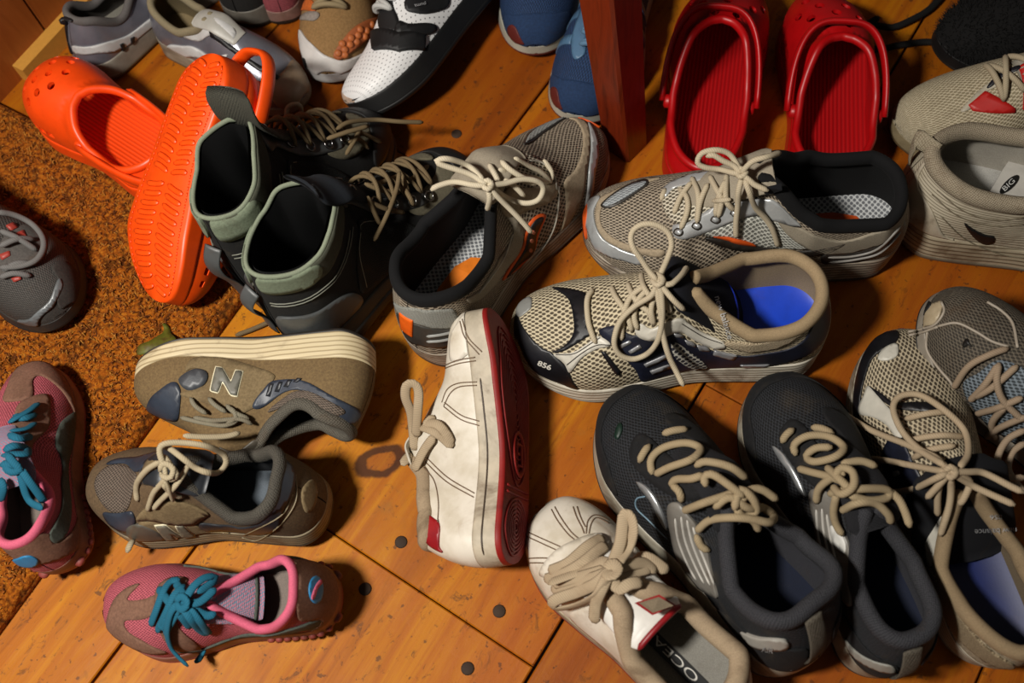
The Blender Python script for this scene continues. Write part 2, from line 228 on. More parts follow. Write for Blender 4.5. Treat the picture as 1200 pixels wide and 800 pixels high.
class MB:
    def __init__(s): s.V = []; s.F = []; s.U = []
    def add(s, V, F, U=None):
        o = len(s.V); s.V += [tuple(v) for v in V]; s.F += [tuple(i + o for i in f) for f in F]
        s.U += ([tuple(u) for u in U] if U is not None else [(v[0], v[1]) for v in V])
    def box(s, c, h, R=None, bev=0):
        c = np.array(c, float); P = np.array([(x, y, z) for x in (-1, 1) for y in (-1, 1) for z in (-1, 1)], float)*np.array(h)
        if R is not None: P = P @ np.asarray(R).T
        s.add(P + c, [(0, 1, 3, 2), (4, 6, 7, 5), (0, 4, 5, 1), (2, 3, 7, 6), (0, 2, 6, 4), (1, 5, 7, 3)])
    def tube(s, pts, r, rh=None, sides=8, up=None, closed=False, taper=True):
        """round or flat cord through pts; up = normals for the thin direction"""
        P = np.asarray(pts, float); n = len(P); rh = rh or r
        T = np.gradient(P, axis=0) if not closed else (np.roll(P, -1, 0) - np.roll(P, 1, 0))
        T /= np.maximum(np.linalg.norm(T, axis=1), 1e-9)[:, None]
        N = np.zeros_like(P); u = np.array(up[0] if up is not None else (0, 0, 1.), float)
        for i in range(n):
            if up is not None: u = np.array(up[i], float)
            v = u - T[i]*np.dot(u, T[i]); l = np.linalg.norm(v)
            if l < 1e-3: v = np.cross(T[i], (1, .3, .2)); l = np.linalg.norm(v)
            N[i] = v/l
            if up is None: u = N[i]
        Bn = np.cross(T, N); a = np.arange(sides)*2*np.pi/sides
        rr = np.ones(n)
        if not closed and taper: rr[0] = rr[-1] = .45
        R = P[:, None] + (np.cos(a)[None, :, None]*Bn[:, None]*r + np.sin(a)[None, :, None]*N[:, None]*rh)*rr[:, None, None]
        d = np.concatenate([[0], np.cumsum(np.linalg.norm(np.diff(P, axis=0), axis=1))])
        U = np.stack([np.repeat(d, sides), np.tile(a*(r+rh)*.5, n)], -1)
        F = grid_faces(n, sides, True)
        if closed: F += [((n-1)*sides + j, (n-1)*sides + (j+1) % sides, (j+1) % sides, j) for j in range(sides)]
        else: F += [tuple(range(sides))[::-1], tuple((n-1)*sides + j for j in range(sides))]
        s.add(R.reshape(-1, 3), F, U)
    def build(s, name, mat, parent=None, loc=None, smooth=True):
        return mkobj(name, s.V, s.F, mat, parent, s.U, smooth, loc)
def spline(pts, n=8, closed=False):
    """Catmull-Rom through pts"""
    P = np.asarray(pts, float)
    if len(P) < 3 and not closed: return np.array([P[0] + (P[-1]-P[0])*i/n for i in range(n+1)])
    if closed: Q = np.concatenate([P[-1:], P, P[:2]])
    else: Q = np.concatenate([2*P[:1]-P[1:2], P, 2*P[-1:]-P[-2:-1]])
    out = []
    for i in range(1, len(Q)-2):
        for k in range(n):
            s = k/n; a, b, c, d = Q[i-1], Q[i], Q[i+1], Q[i+2]
            out.append(.5*((2*b) + (c-a)*s + (2*a-5*b+4*c-d)*s*s + (3*b-a-3*c+d)*s**3))
    if not closed: out.append(P[-1])
    return np.array(out)
def resample(P, step, closed=False):
    P = np.asarray(P, float)
    if closed: P = np.concatenate([P, P[:1]])
    d = np.concatenate([[0], np.cumsum(np.linalg.norm(np.diff(P, axis=0), axis=1))])
    n = max(2, int(round(d[-1]/step))); s = np.linspace(0, d[-1], n+1)
    Q = np.stack([np.interp(s, d, P[:, k]) for k in range(P.shape[1])], -1)
    return Q[:-1] if closed else Q
def inpoly(P, poly):
    x, y = P[:, 0], P[:, 1]; r = np.zeros(len(P), bool); n = len(poly)
    for i in range(n):
        x1, y1 = poly[i]; x2, y2 = poly[(i+1) % n]
        c = ((y1 > y) != (y2 > y)) & (x < (x2-x1)*(y-y1)/((y2-y1) if abs(y2-y1) > 1e-12 else 1e-12) + x1); r ^= c
    return r
def cdt(poly, step, holes=()):
    """triangles filling the 2-D outline poly (closed), less the holes"""
    poly = np.asarray(poly, float)
    mn, mx = poly.min(0), poly.max(0)
    gx = np.arange(mn[0] + step*.5, mx[0], step); gy = np.arange(mn[1] + step*.5, mx[1], step*.866)
    G = np.array([(x + (j % 2)*step*.5, y) for j, y in enumerate(gy) for x in gx]).reshape(-1, 2)
    if len(G):
        G = G[inpoly(G, poly)]
        bd = np.concatenate([poly] + [np.asarray(h) for h in holes])
        if len(G): G = G[(np.sqrt(((G[:, None]-bd[None])**2).sum(-1)).min(1) > step*.45)]
        for h in holes:
            if len(G): G = G[~inpoly(G, h)]
    V = [Vector(p) for p in poly]; F = [list(range(len(poly)))]; E = []
    for h in holes:
        b = len(V); V += [Vector(p) for p in h]; E += [(b+i, b+(i+1) % len(h)) for i in range(len(h))]
    V += [Vector(p) for p in G]
    r = delaunay_2d_cdt(V, E, F, 1, 1e-7)
    P = np.array([tuple(v) for v in r[0]]); T = [tuple(f) for f in r[2]]
    if holes:
        c = np.array([P[list(f)].mean(0) for f in T]); k = np.ones(len(T), bool)
        for h in holes: k &= ~inpoly(c, h)
        T = [t for t, q in zip(T, k) if q]
    return P, T
def border(T):
    cnt = {}
    for f in T:
        for i in range(len(f)):
            a, b = f[i], f[(i+1) % len(f)]
            if (b, a) in cnt: del cnt[(b, a)]
            else: cnt[(a, b)] = 1
    return list(cnt)
MY = .13
GROUPS = {('navy','running_shoe'): 'navy and white running shoes', ('navyR','running_shoe'): 'navy and white running shoes', ('runnerA','running_shoe'): 'grey running shoes with orange trim', ('runnerB','running_shoe'): 'grey running shoes with orange trim',
    ('blackA','running_shoe'): 'black running shoes', ('blackB','running_shoe'): 'black running shoes', ('canvasW','sneaker'): 'white leather sneakers with red soles', ('redsole','sneaker'): 'white leather sneakers with red soles',
    ('brown','walking_shoe'): 'brown suede walking shoes', ('brownT','walking_shoe'): 'brown suede walking shoes', ('pink','sneaker'): 'pink trainers with teal laces', ('pinkL','sneaker'): 'pink trainers with teal laces',
    ('boot','hiking_boot'): 'black hiking boots', ('bootR','hiking_boot'): 'black hiking boots', ('orange','clog'): 'orange clogs', ('orangeT','clog'): 'orange clogs', ('redL','clog'): 'red clogs', ('redR','clog'): 'red clogs',
    ('silverA','sneaker'): 'silver sneakers', ('silverB','sneaker'): 'silver sneakers', ('blueA','running_shoe'): 'blue running shoes', ('blueB','running_shoe'): 'blue running shoes', ('trailL','trail_shoe'): 'dark trail shoes on the doormat'}
class Shoe:
    def __init__(s, name, key, templ, label, cat='shoe', group=None, mir=1, ex=None, use=None):
        k = dict(FIT[key]); k.update(use or {}); s.k = k; s.p = mk(templ, k, mir, ex); s.L = s.p['L']
        s.q = Pose(s.p, k['x'], k['y'], k['yaw'], k['pitch'], k['roll'], k['z0'])
        s.name = name; s.mir = mir; A = np.array([k['x'], k['y'], .05]); s.dpx = proj(A[None])[0][0] - proj((A - [k.get('ox', 0), k.get('oy', 0), 0])[None])[0][0]
        group = group or GROUPS.get((key, name)); s.root = empty(name, (k['x'], k['y'], k['z0']), label, cat, group)
        s._grid = None
    # -- surfaces in world space
    def U(s, tau, v, off=0.):
        tau = np.clip(np.asarray(tau, float), 1e-3, 1-1e-3); v = np.asarray(v, float); tau, v = np.broadcast_arrays(tau, v)
        P = upper(s.p, tau, v)
        if np.any(off):
            N = s.nrm(tau, v); P = P + N*np.asarray(off)[..., None] if np.ndim(off) else P + N*off
        return s.q(P)
    def nrm(s, tau, v):
        e = 2e-3; tau = np.clip(tau, 4e-3, 1-4e-3); sg = np.where(v < 0, -1., 1.); a = np.clip(np.abs(v), 3e-3, 1-3e-3)
        A = upper(s.p, tau+e, sg*a) - upper(s.p, tau-e, sg*a); B = upper(s.p, tau, sg*np.clip(a+e, 0, 1)) - upper(s.p, tau, sg*np.clip(a-e, 1e-6, 1))
        N = np.cross(A, B); N /= np.maximum(np.linalg.norm(N, axis=-1), 1e-12)[..., None]
        C = upper(s.p, tau, sg*a); t = t_of(tau); tc = np.clip(t, .12, .8)
        ax = np.stack([s.L*tc, pchip(s.p['yc'], t)*s.L*s.mir, prof(s.p, t)[1] + .3*(prof(s.p, t)[3]-prof(s.p, t)[2])], -1)
        f = np.where(((C-ax)*N).sum(-1) < 0, -1., 1.); return N*f[..., None]
    def nw(s, tau, v): return s.nrm(np.asarray(tau, float), np.asarray(v, float)) @ s.q.R.T
    # -- photograph pixel -> surface
    def grid(s):
        if s._grid is None:
            tt = np.linspace(.004, .996, 130); T, V = np.meshgrid(tt, np.concatenate([np.linspace(-.998, -.002, 52), np.linspace(.002, .998, 52)]), indexing='ij')
            P = s.U(T, V); N = s.nw(T, V); X, Z = proj(P); f = (((CAM - P)*N).sum(-1) > 0)
            F = []; ok = t_of(tt) >= s.p['tf'] - .02
            for (a, b_, c, d) in grid_faces(130, 104):
                if a % 104 == 51 and not ok[a//104]: continue
                F += [(a, b_, c), (a, c, d)]
            bv = BVHTree.FromPolygons([Vector(p) for p in P.reshape(-1, 3)], F)
            s._grid = (T[f], V[f], X[f], Z[f], bv, F, P.reshape(-1, 3), T.ravel(), V.ravel())
        return s._grid
    def tv(s, px, py):
        px, py = px + s.dpx[0], py + s.dpx[1]
        T, V, X, Z, bv, F, P, TT, VV = s.grid(); r = ray(px, py); h = bv.ray_cast(Vector(CAM), Vector(r))
        if h[0] is not None:
            f = F[h[2]]; A, B, C = P[f[0]], P[f[1]], P[f[2]]; M_ = np.stack([B-A, C-A], 1); w = np.linalg.lstsq(M_, np.array(h[0])-A, rcond=None)[0]; w = np.array([1-w.sum(), w[0], w[1]])
            v = np.array([VV[i] for i in f]); t = np.array([TT[i] for i in f])
            N = s.nw(np.array([t@w]), np.array([v@w if abs(v@w) > 1e-4 else 1e-4]))[0]
            if N @ r < .15: return float(t@w), float(v@w), True
        d = np.sqrt(((X - (px, py))**2).sum(-1)); m = d.min(); i = np.argmin(np.where(d < m+3, Z + d*.004, 1e9)); return float(T[i]), float(V[i]), m < 3
    def tvs(s, pts): return [s.tv(*p[:2])[:2] for p in pts]
    def body(s):
        n = len(s.root.children)
        if getattr(s, '_bn', None) != n:
            vs, fs = [], []
            for o in s.root.children:
                if o.name.split('.')[0] in ('lining', 'lace', 'insole', 'footbed', 'stitch_line'): continue
                b = np.array(_loc(o)); k = len(vs); vs += [Vector(b + np.array(v.co)) for v in o.data.vertices]; fs += [tuple(i+k for i in p.vertices) for p in o.data.polygons]
            s._bv = BVHTree.FromPolygons(vs, fs); s._bn = n
        return s._bv
    def w3(s, px, py, lift=.003, last=None):
        """a point lift in front of whatever part of the shoe this pixel sees"""
        r = ray(px + s.dpx[0], py + s.dpx[1]); h = s.body().ray_cast(Vector(CAM), Vector(r))
        if h[0] is not None: d = h[3]
        else:
            t, v, hit = s.tv(px, py); d = float(np.linalg.norm(s.U(np.array([t]), np.array([v]))[0] - CAM))
            if last is not None: d = min(last, max(d, last-.02))
        if last is not None and d > last + .022: d = last + .004
        return CAM + r*(d - lift), d
    # -- parts
    def obj(s, name, V, F, mat, uv=None, parent=None, smooth=True): return mkobj(name, V, F, mat, parent or s.root, uv, smooth)
    def skin(s, name, mat, off=0., v0=1., parent=None, n=110, m=26, flip=False):
        tf = tau_of(s.p['tf']); k = int(n*tf); tt = np.concatenate([np.linspace(.002, tf, k), np.linspace(tf, .998, n-k+1)[1:]]); n = len(tt)
        a = np.linspace(v0, 0, m); vv = np.concatenate([-a[:-1], [-1e-6, 1e-6], a[:-1][::-1]]); M = len(vv)
        T, V = np.meshgrid(tt, vv, indexing='ij'); P = s.U(T, V, off); t = t_of(T)
        F = [f for f in grid_faces(n, M) if not (f[0] % M == m-1 and t_of(tt[f[0]//M]) < s.p['tf']-1e-6)]
        uv = np.stack([t*s.L, V*MY*s.L/.3], -1)
        return s.obj(name, P, F, mat, uv, parent)
    def midsole(s, mat, name='midsole', q0=.0, q1=1., grow=0., lip=True):
        tt = np.linspace(0, 1, 120); qq = np.linspace(q0, q1, 14); T, Q = np.meshgrid(tt, qq, indexing='ij')
        mb = MB()
        for sd in (1, -1):
            A = side(s.p, T, Q, sd*(1+grow))
            if lip:
                t = t_of(tt); W, zb, zt, H, yc = prof(s.p, t); I = fin(s.p, t, W*.86*sd, zt - .001, H); A = np.concatenate([A, I[:, None]], 1)
            if q0 == 0: A = np.concatenate([bottom(s.p, tt, 0*tt)[:, None], A], 1)
            t = t_of(tt); W = prof(s.p, t)[0]; arc = np.cumsum(np.linalg.norm(np.diff(A[:, 2], axis=0, prepend=A[:1, 2]), axis=1))
            uv = np.stack([np.repeat(arc[:, None], A.shape[1], 1), A[..., 2]], -1)
            mb.add(s.q(A).reshape(-1, 3), grid_faces(A.shape[0], A.shape[1]), uv.reshape(-1, 2))
        return s.obj(name, mb.V, mb.F, mat, mb.U)
    def outsole(s, mat, q1=.22, grow=.012, name='outsole', drop=.0015):
        tt = np.linspace(0, 1, 120); qq = np.linspace(0, q1, 5); T, Q = np.meshgrid(tt, qq, indexing='ij'); mb = MB()
        for sd in (1, -1):
            A = side(s.p, T, Q, sd*(1+grow)); A[..., 2] -= drop
            A = np.concatenate([A, side(s.p, tt, 0*tt+q1, sd*.9)[:, None]], 1)
            B = bottom(s.p, tt[:, None], np.linspace(0, .97*(1+grow), 8)[None]*sd); B[..., 2] -= drop
            A = np.concatenate([B, A], 1); uv = A[..., :2]
            mb.add(s.q(A).reshape(-1, 3), grid_faces(A.shape[0], A.shape[1]), uv.reshape(-1, 2))
        return s.obj(name, mb.V, mb.F, mat, mb.U)
    def insole(s, mat, name='insole'):
        T, Q = np.meshgrid(np.linspace(.02, .98, 50), np.linspace(-1, 1, 15), indexing='ij'); A = insole(s.p, T, Q)
        return s.obj(name, s.q(A), grid_faces(50, 15), mat, A[..., :2])
    def collar(s, mat, r=.005, name='collar', rh=None, inn=.5, closed=False, gap=.006):
        n = 70; K = s.q(collar(s.p, n)); c = K.mean(0)
        if closed: C = resample(K, .003, True)
        else:
            k = int((t_of(np.linspace(0, tau_of(s.p['tf']), n)) < s.p['tf'] - gap).sum()); A = K[:k]; B = K[n:][::-1][:k-1]; C = resample(np.concatenate([A[::-1], B]), .003)
        d = c - C; d[:, 2] = 0; d /= np.maximum(np.linalg.norm(d, axis=1), 1e-6)[:, None]
        up = s.q.R @ np.array([0, 0, 1.]); C = C + d*r*inn - up*r*.35
        mb = MB(); mb.tube(C, r, rh or r*1.25, 10, np.tile(up, (len(C), 1)), closed)
        return s.obj(name, mb.V, mb.F, mat, mb.U)
    def panel(s, name, poly, mat, off=.0012, px=True, smooth=True, step=.005, parent=None, holes=(), lab=None, heel=False):
        """a raised patch lying on the upper, outline in photograph pixels (px) or (t, v)"""
        Q = np.array(s.tvs(poly)) if px else np.array([(tau_of(a), b) for a, b in poly])
        S = np.array([s.L*1.35, MY*s.L/.3])
        if not heel and px:
            o_ = t_of(Q[:, 0]) < s.p['tf'] - .015; sg = 1. if (np.sign(Q[:, 1]) > 0).sum()*2 >= len(Q) else -1.
            Q[:, 1] = np.where(o_ & (Q[:, 1]*sg < .015), sg*.015, Q[:, 1])
        if heel: Q = np.stack([Q[:, 0]*np.where(Q[:, 1] < 0, -1, 1), np.abs(Q[:, 1])], -1)
        Q = Q*S
        B = resample(spline(Q, 6, True) if smooth else np.concatenate([np.linspace(Q[i], Q[(i+1) % len(Q)], 8)[:-1] for i in range(len(Q))]), .0025, True)
        if not heel: B[:, 0] = np.clip(B[:, 0], .003*S[0], .997*S[0])
        B[:, 1] = np.clip(B[:, 1], (.002 if heel else -.999)*S[1], .999*S[1])
        if not heel and (Q[:, 1] > 0).all(): B[:, 1] = np.maximum(B[:, 1], .005*S[1])
        if not heel and (Q[:, 1] < 0).all(): B[:, 1] = np.minimum(B[:, 1], -.005*S[1])
        P, T = cdt(B, step)
        if not len(T): return None
        D = P/S
        if heel: D = np.stack([np.maximum(np.abs(D[:, 0]), 1e-3), np.where(D[:, 0] < 0, -1, 1)*D[:, 1]], -1)
        top = s.U(D[:, 0], D[:, 1], off); n = len(P); e = border(T); bi = sorted({i for a in e for i in a}); mp = {b: n+j for j, b in enumerate(bi)}
        mid = s.U(D[bi, 0], D[bi, 1], off*.75); N = s.nw(D[bi, 0], D[bi, 1]); low = s.U(D[bi, 0], D[bi, 1], -.0006)
        # a rounded-over rim, then a skirt down to the skin
        F = list(T) + [(b, a, mp[a], mp[b]) for a, b in e] + [(mp[b], mp[a], mp[a]+len(bi), mp[b]+len(bi)) for a, b in e]
        V = np.concatenate([top, mid, low]); uvn = np.concatenate([P, P[bi], P[bi]])
        uv = np.stack([(uvn[:, 0] if heel else t_of(uvn[:, 0]/S[0])*s.L), uvn[:, 1]], -1)
        # face outward
        f = T[0]; nn = np.cross(top[f[1]]-top[f[0]], top[f[2]]-top[f[0]])
        if np.dot(nn, s.nw(D[f[0]:f[0]+1, 0], D[f[0]:f[0]+1, 1])[0]) < 0: F = [g[::-1] for g in F]
        o = s.obj(name, V, F, mat, uv, parent)
        if lab: o['label'] = lab
        return o
    def onpx(s, pts, off):
        C = spline(np.array([p[:2] for p in pts], float), 6); out = []; d = None
        for p in C: P, d = s.w3(p[0], p[1], off, d); out.append(P)
        return np.array(out)
    def seam(s, mb, pts, r=.0006, px=True, off=.0015, closed=False):
        if px: mb.tube(s.onpx(pts, min(off, r*.6)), r, r, 6, taper=False); return
        C = spline(np.array([(tau_of(a), b) for a, b in pts]), 6, closed); mb.tube(s.U(C[:, 0], C[:, 1], off), r, r, 6, closed=closed, taper=False)
    def tube_on(s, mb, pts, r=.002, rh=None, off=.002, px=True):
        if px: P = s.onpx(pts, .0004); mb.tube(P, r, rh, 8, [CAM - p for p in P]); return
        C = spline(np.array([(tau_of(a), b) for a, b in pts]), 6); mb.tube(s.U(C[:, 0], C[:, 1], off), r, rh, 8, s.nw(C[:, 0], C[:, 1]))
    def cord(s, mb, pts, r=.0026, rh=None, lift=.004, n=6):
        """a lace run traced over the shoe: each point (px, py[, lift]) set that far off the surface beneath it"""
        out = []; d = None
        for p in pts:
            P, d = s.w3(p[0], p[1], p[2] if len(p) > 2 else lift, d); out.append(P)
        C = spline(out, n); mb.tube(resample(C, .0035), r, rh, 8, None)
    def crisscross(s, mb, ts, vs, r=.0025, rh=None, lift=.003, arch=.004):
        """lace bars: eyelets at each t, +-v"""
        for i, (t, v) in enumerate(zip(ts, vs)):
            t2, v2 = (ts[i+1], vs[i+1]) if i+1 < len(ts) else (t, v)
            for sg in (1, -1):
                a = np.linspace(-1, 1, 13); tau = tau_of(t + (t2-t)*(a+1)/2); vv = sg*(v + (v2-v)*(a+1)/2)*a
                vv = np.where(np.abs(vv) < 2e-3, 2e-3, vv)
                P = s.U(tau, vv, lift + (arch + (.0025 if sg > 0 else 0))*(1-a*a)); N = s.nw(tau, vv)
                mb.tube(P, r, rh, 8, N)
    def tongue(s, mat, t0=.16, ext=.03, wd=.019, th=.0026, rise=.0, name='tongue', off=-.0008, wd2=None, bend=0., drop=.25):
        tf = s.p['tf']; a = np.linspace(tf + t0, tf, 10); P = [s.U(np.array([tau_of(t)]), np.array([.001]), off)[0] for t in a]
        N = s.nw(np.array([tau_of(tf+.03)]), np.array([.001]))[0]; T = P[-1]-P[-3]; T /= np.linalg.norm(T); T = T - N*drop; T /= np.linalg.norm(T); L = s.L/.3
        for i in range(1, 9): P.append(P[9] + T*ext*L*i/8 + N*ext*L*rise*(i/8)**2 - N*bend*(i/8)**3)
        P = np.array(P); n = len(P); wy = s.q.R @ np.array([0, 1., 0]); mb = MB(); k = 24; aa = np.arange(k)*2*np.pi/k
        rings = []; s.tfr = []
        for i in range(n):
            tt = P[min(i+1, n-1)] - P[max(i-1, 0)]; tt /= np.linalg.norm(tt); nn = np.cross(tt, wy); nn /= np.linalg.norm(nn)
            if np.dot(nn, N) < 0: nn = -nn
            u = i/(n-1); w = (wd + ((wd2 or wd)-wd)*u)*L*(.75 + .25*min(1, u*3)); h = th*L
            if i == n-1: w *= .8; h *= .4
            elif i == n-2: w *= .95; h *= .85
            c = np.cos(aa); sn = np.sin(aa); y = np.sign(c)*np.abs(c)**.6*w; z = np.sign(sn)*np.abs(sn)**.8*h - .22*y*y/max(w, 1e-6)
            rings.append(P[i] + y[:, None]*wy + z[:, None]*nn); s.tfr.append((P[i], wy, nn, w, h))
        R = np.array(rings); F = grid_faces(n, k, True) + [tuple(range(k)), tuple((n-1)*k + j for j in range(k))[::-1]]
        uv = np.stack([np.repeat(np.arange(n)*.008, k), np.tile(np.cos(aa)*wd, n)], -1)
        s.tng = P; return s.obj(name, R.reshape(-1, 3), F, mat, uv)
    def tongue_edge(s, mb, r, k=-2, lift=0., over=1.):
        P, wy, nn, w, h = s.tfr[k]; y = np.linspace(-w, w, 17)*over; mb.tube([P + a*wy + nn*(h*(1 - (abs(a)/w/1.05)**4)*.9 + lift - .22*a*a/w) for a in y], r, r, 8)
    def text(s, body, org, ex, ey, mat, name='lettering', lift=.002, parent=None, bold=0.):
        """lettering on the shoe: org = pixel of its lower left, ex = pixel vector of one em along the line, ey = of one em up"""
        cu = bpy.data.curves.new('t', 'FONT'); cu.body = body; cu.offset = bold; to = bpy.data.objects.new('t', cu); COL.objects.link(to)
        me = to.to_mesh(); V = np.array([v.co for v in me.vertices]); F = [tuple(p.vertices) for p in me.polygons]; to.to_mesh_clear()
        bpy.data.objects.remove(to); bpy.data.curves.remove(cu)
        out = []; d = None
        for v in V:
            px = np.array(org) + v[0]*np.array(ex) + v[1]*np.array(ey); P, d = s.w3(px[0], px[1], lift, d); out.append(P)
        return s.obj(name, out, F, mat, None, parent, False)
def patch(name, px, z, mat, parent=None, th=.002, loc=None, step=.006):
    """flat piece lying at height z, outline from floor points"""
    P = np.array([fl(*p, z) for p in px]); B = resample(spline(P[:, :2], 6, True), .004, True); Q, T = cdt(B, step)
    n = len(Q); e = border(T); V = [(x, y, z+th) for x, y in Q] + [(x, y, z) for x, y in Q]
    f = T[0]; a = np.cross(np.array(Q[f[1]]-Q[f[0]]), np.array(Q[f[2]]-Q[f[0]])); T2 = T if a > 0 else [t[::-1] for t in T]; e = border(T2)
    F = list(T2) + [(b, a, a+n, b+n) for a, b in e]
    return mkobj(name, V, F, mat, parent, [(x, y) for x, y, _ in V], False, loc)
# ---------------------------------------------------------------- materials
def srgb(h):
    if isinstance(h, str):
        c = [int(h[i:i+2], 16)/255 for i in (0, 2, 4)]
    else: c = list(h)
    return tuple((x/12.92 if x <= .04045 else ((x+.055)/1.055)**2.4) for x in c) + (1,)
class NT:
    def __init__(s, name):
        s.m = bpy.data.materials.new(name); s.m.use_nodes = True; s.n = s.m.node_tree.nodes; s.l = s.m.node_tree.links
        s.b = s.n['Principled BSDF']; s.tc = s.n.new('ShaderNodeTexCoord')
    def new(s, t, **k):
        n = s.n.new(t)
        for a, b in k.items(): setattr(n, a, b)
        return n
    def link(s, a, b): s.l.new(a, b)
    def val(s, sock, v):
        if hasattr(v, 'bl_idname') or isinstance(v, bpy.types.NodeSocket): s.l.new(v, sock)
        else: sock.default_value = v
    def math(s, op, a, b=0., c=0.):
        n = s.new('ShaderNodeMath', operation=op); s.val(n.inputs[0], a); s.val(n.inputs[1], b); s.val(n.inputs[2], c); return n.outputs[0]
    def noise(s, scale, detail=4, rough=.55, co=None, dist=0, dim='3D'):
        n = s.new('ShaderNodeTexNoise', noise_dimensions=dim); n.inputs['Scale'].default_value = scale; n.inputs['Detail'].default_value = detail
        n.inputs['Roughness'].default_value = rough; n.inputs['Distortion'].default_value = dist
        s.link(co if co is not None else s.tc.outputs['Object'], n.inputs['Vector']); return n.outputs['Fac']
    def ramp(s, f, pts, interp='LINEAR'):
        r = s.new('ShaderNodeValToRGB'); r.color_ramp.interpolation = interp; s.link(f, r.inputs[0]); e = r.color_ramp.elements
        while len(e) < len(pts): e.new(.5)
        for q, (p, c) in zip(e, pts): q.position = p; q.color = c if len(c) == 4 else (*c, 1)
        return r.outputs[0]
    def step(s, f, a, b):
        n = s.new('ShaderNodeMapRange', interpolation_type='SMOOTHSTEP'); s.link(f, n.inputs[0]); n.inputs[1].default_value = a; n.inputs[2].default_value = b; return n.outputs[0]
    def mix(s, f, a, b, mode='MIX'):
        n = s.new('ShaderNodeMix', data_type='RGBA', blend_type=mode); s.val(n.inputs[0], f); s.val(n.inputs[6], a); s.val(n.inputs[7], b); return n.outputs[2]
    def bump(s, h, strength=.3, dist=.001):
        n = s.new('ShaderNodeBump'); n.inputs['Strength'].default_value = strength; n.inputs['Distance'].default_value = dist; s.link(h, n.inputs['Height']); s.link(n.outputs[0], s.b.inputs['Normal'])
    def mapping(s, co, scale=(1, 1, 1), rot=(0, 0, 0), loc=(0, 0, 0)):
        n = s.new('ShaderNodeMapping'); n.inputs['Scale'].default_value = scale; n.inputs['Rotation'].default_value = rot; n.inputs['Location'].default_value = loc; s.link(co, n.inputs[0]); return n.outputs[0]
_MC = {}
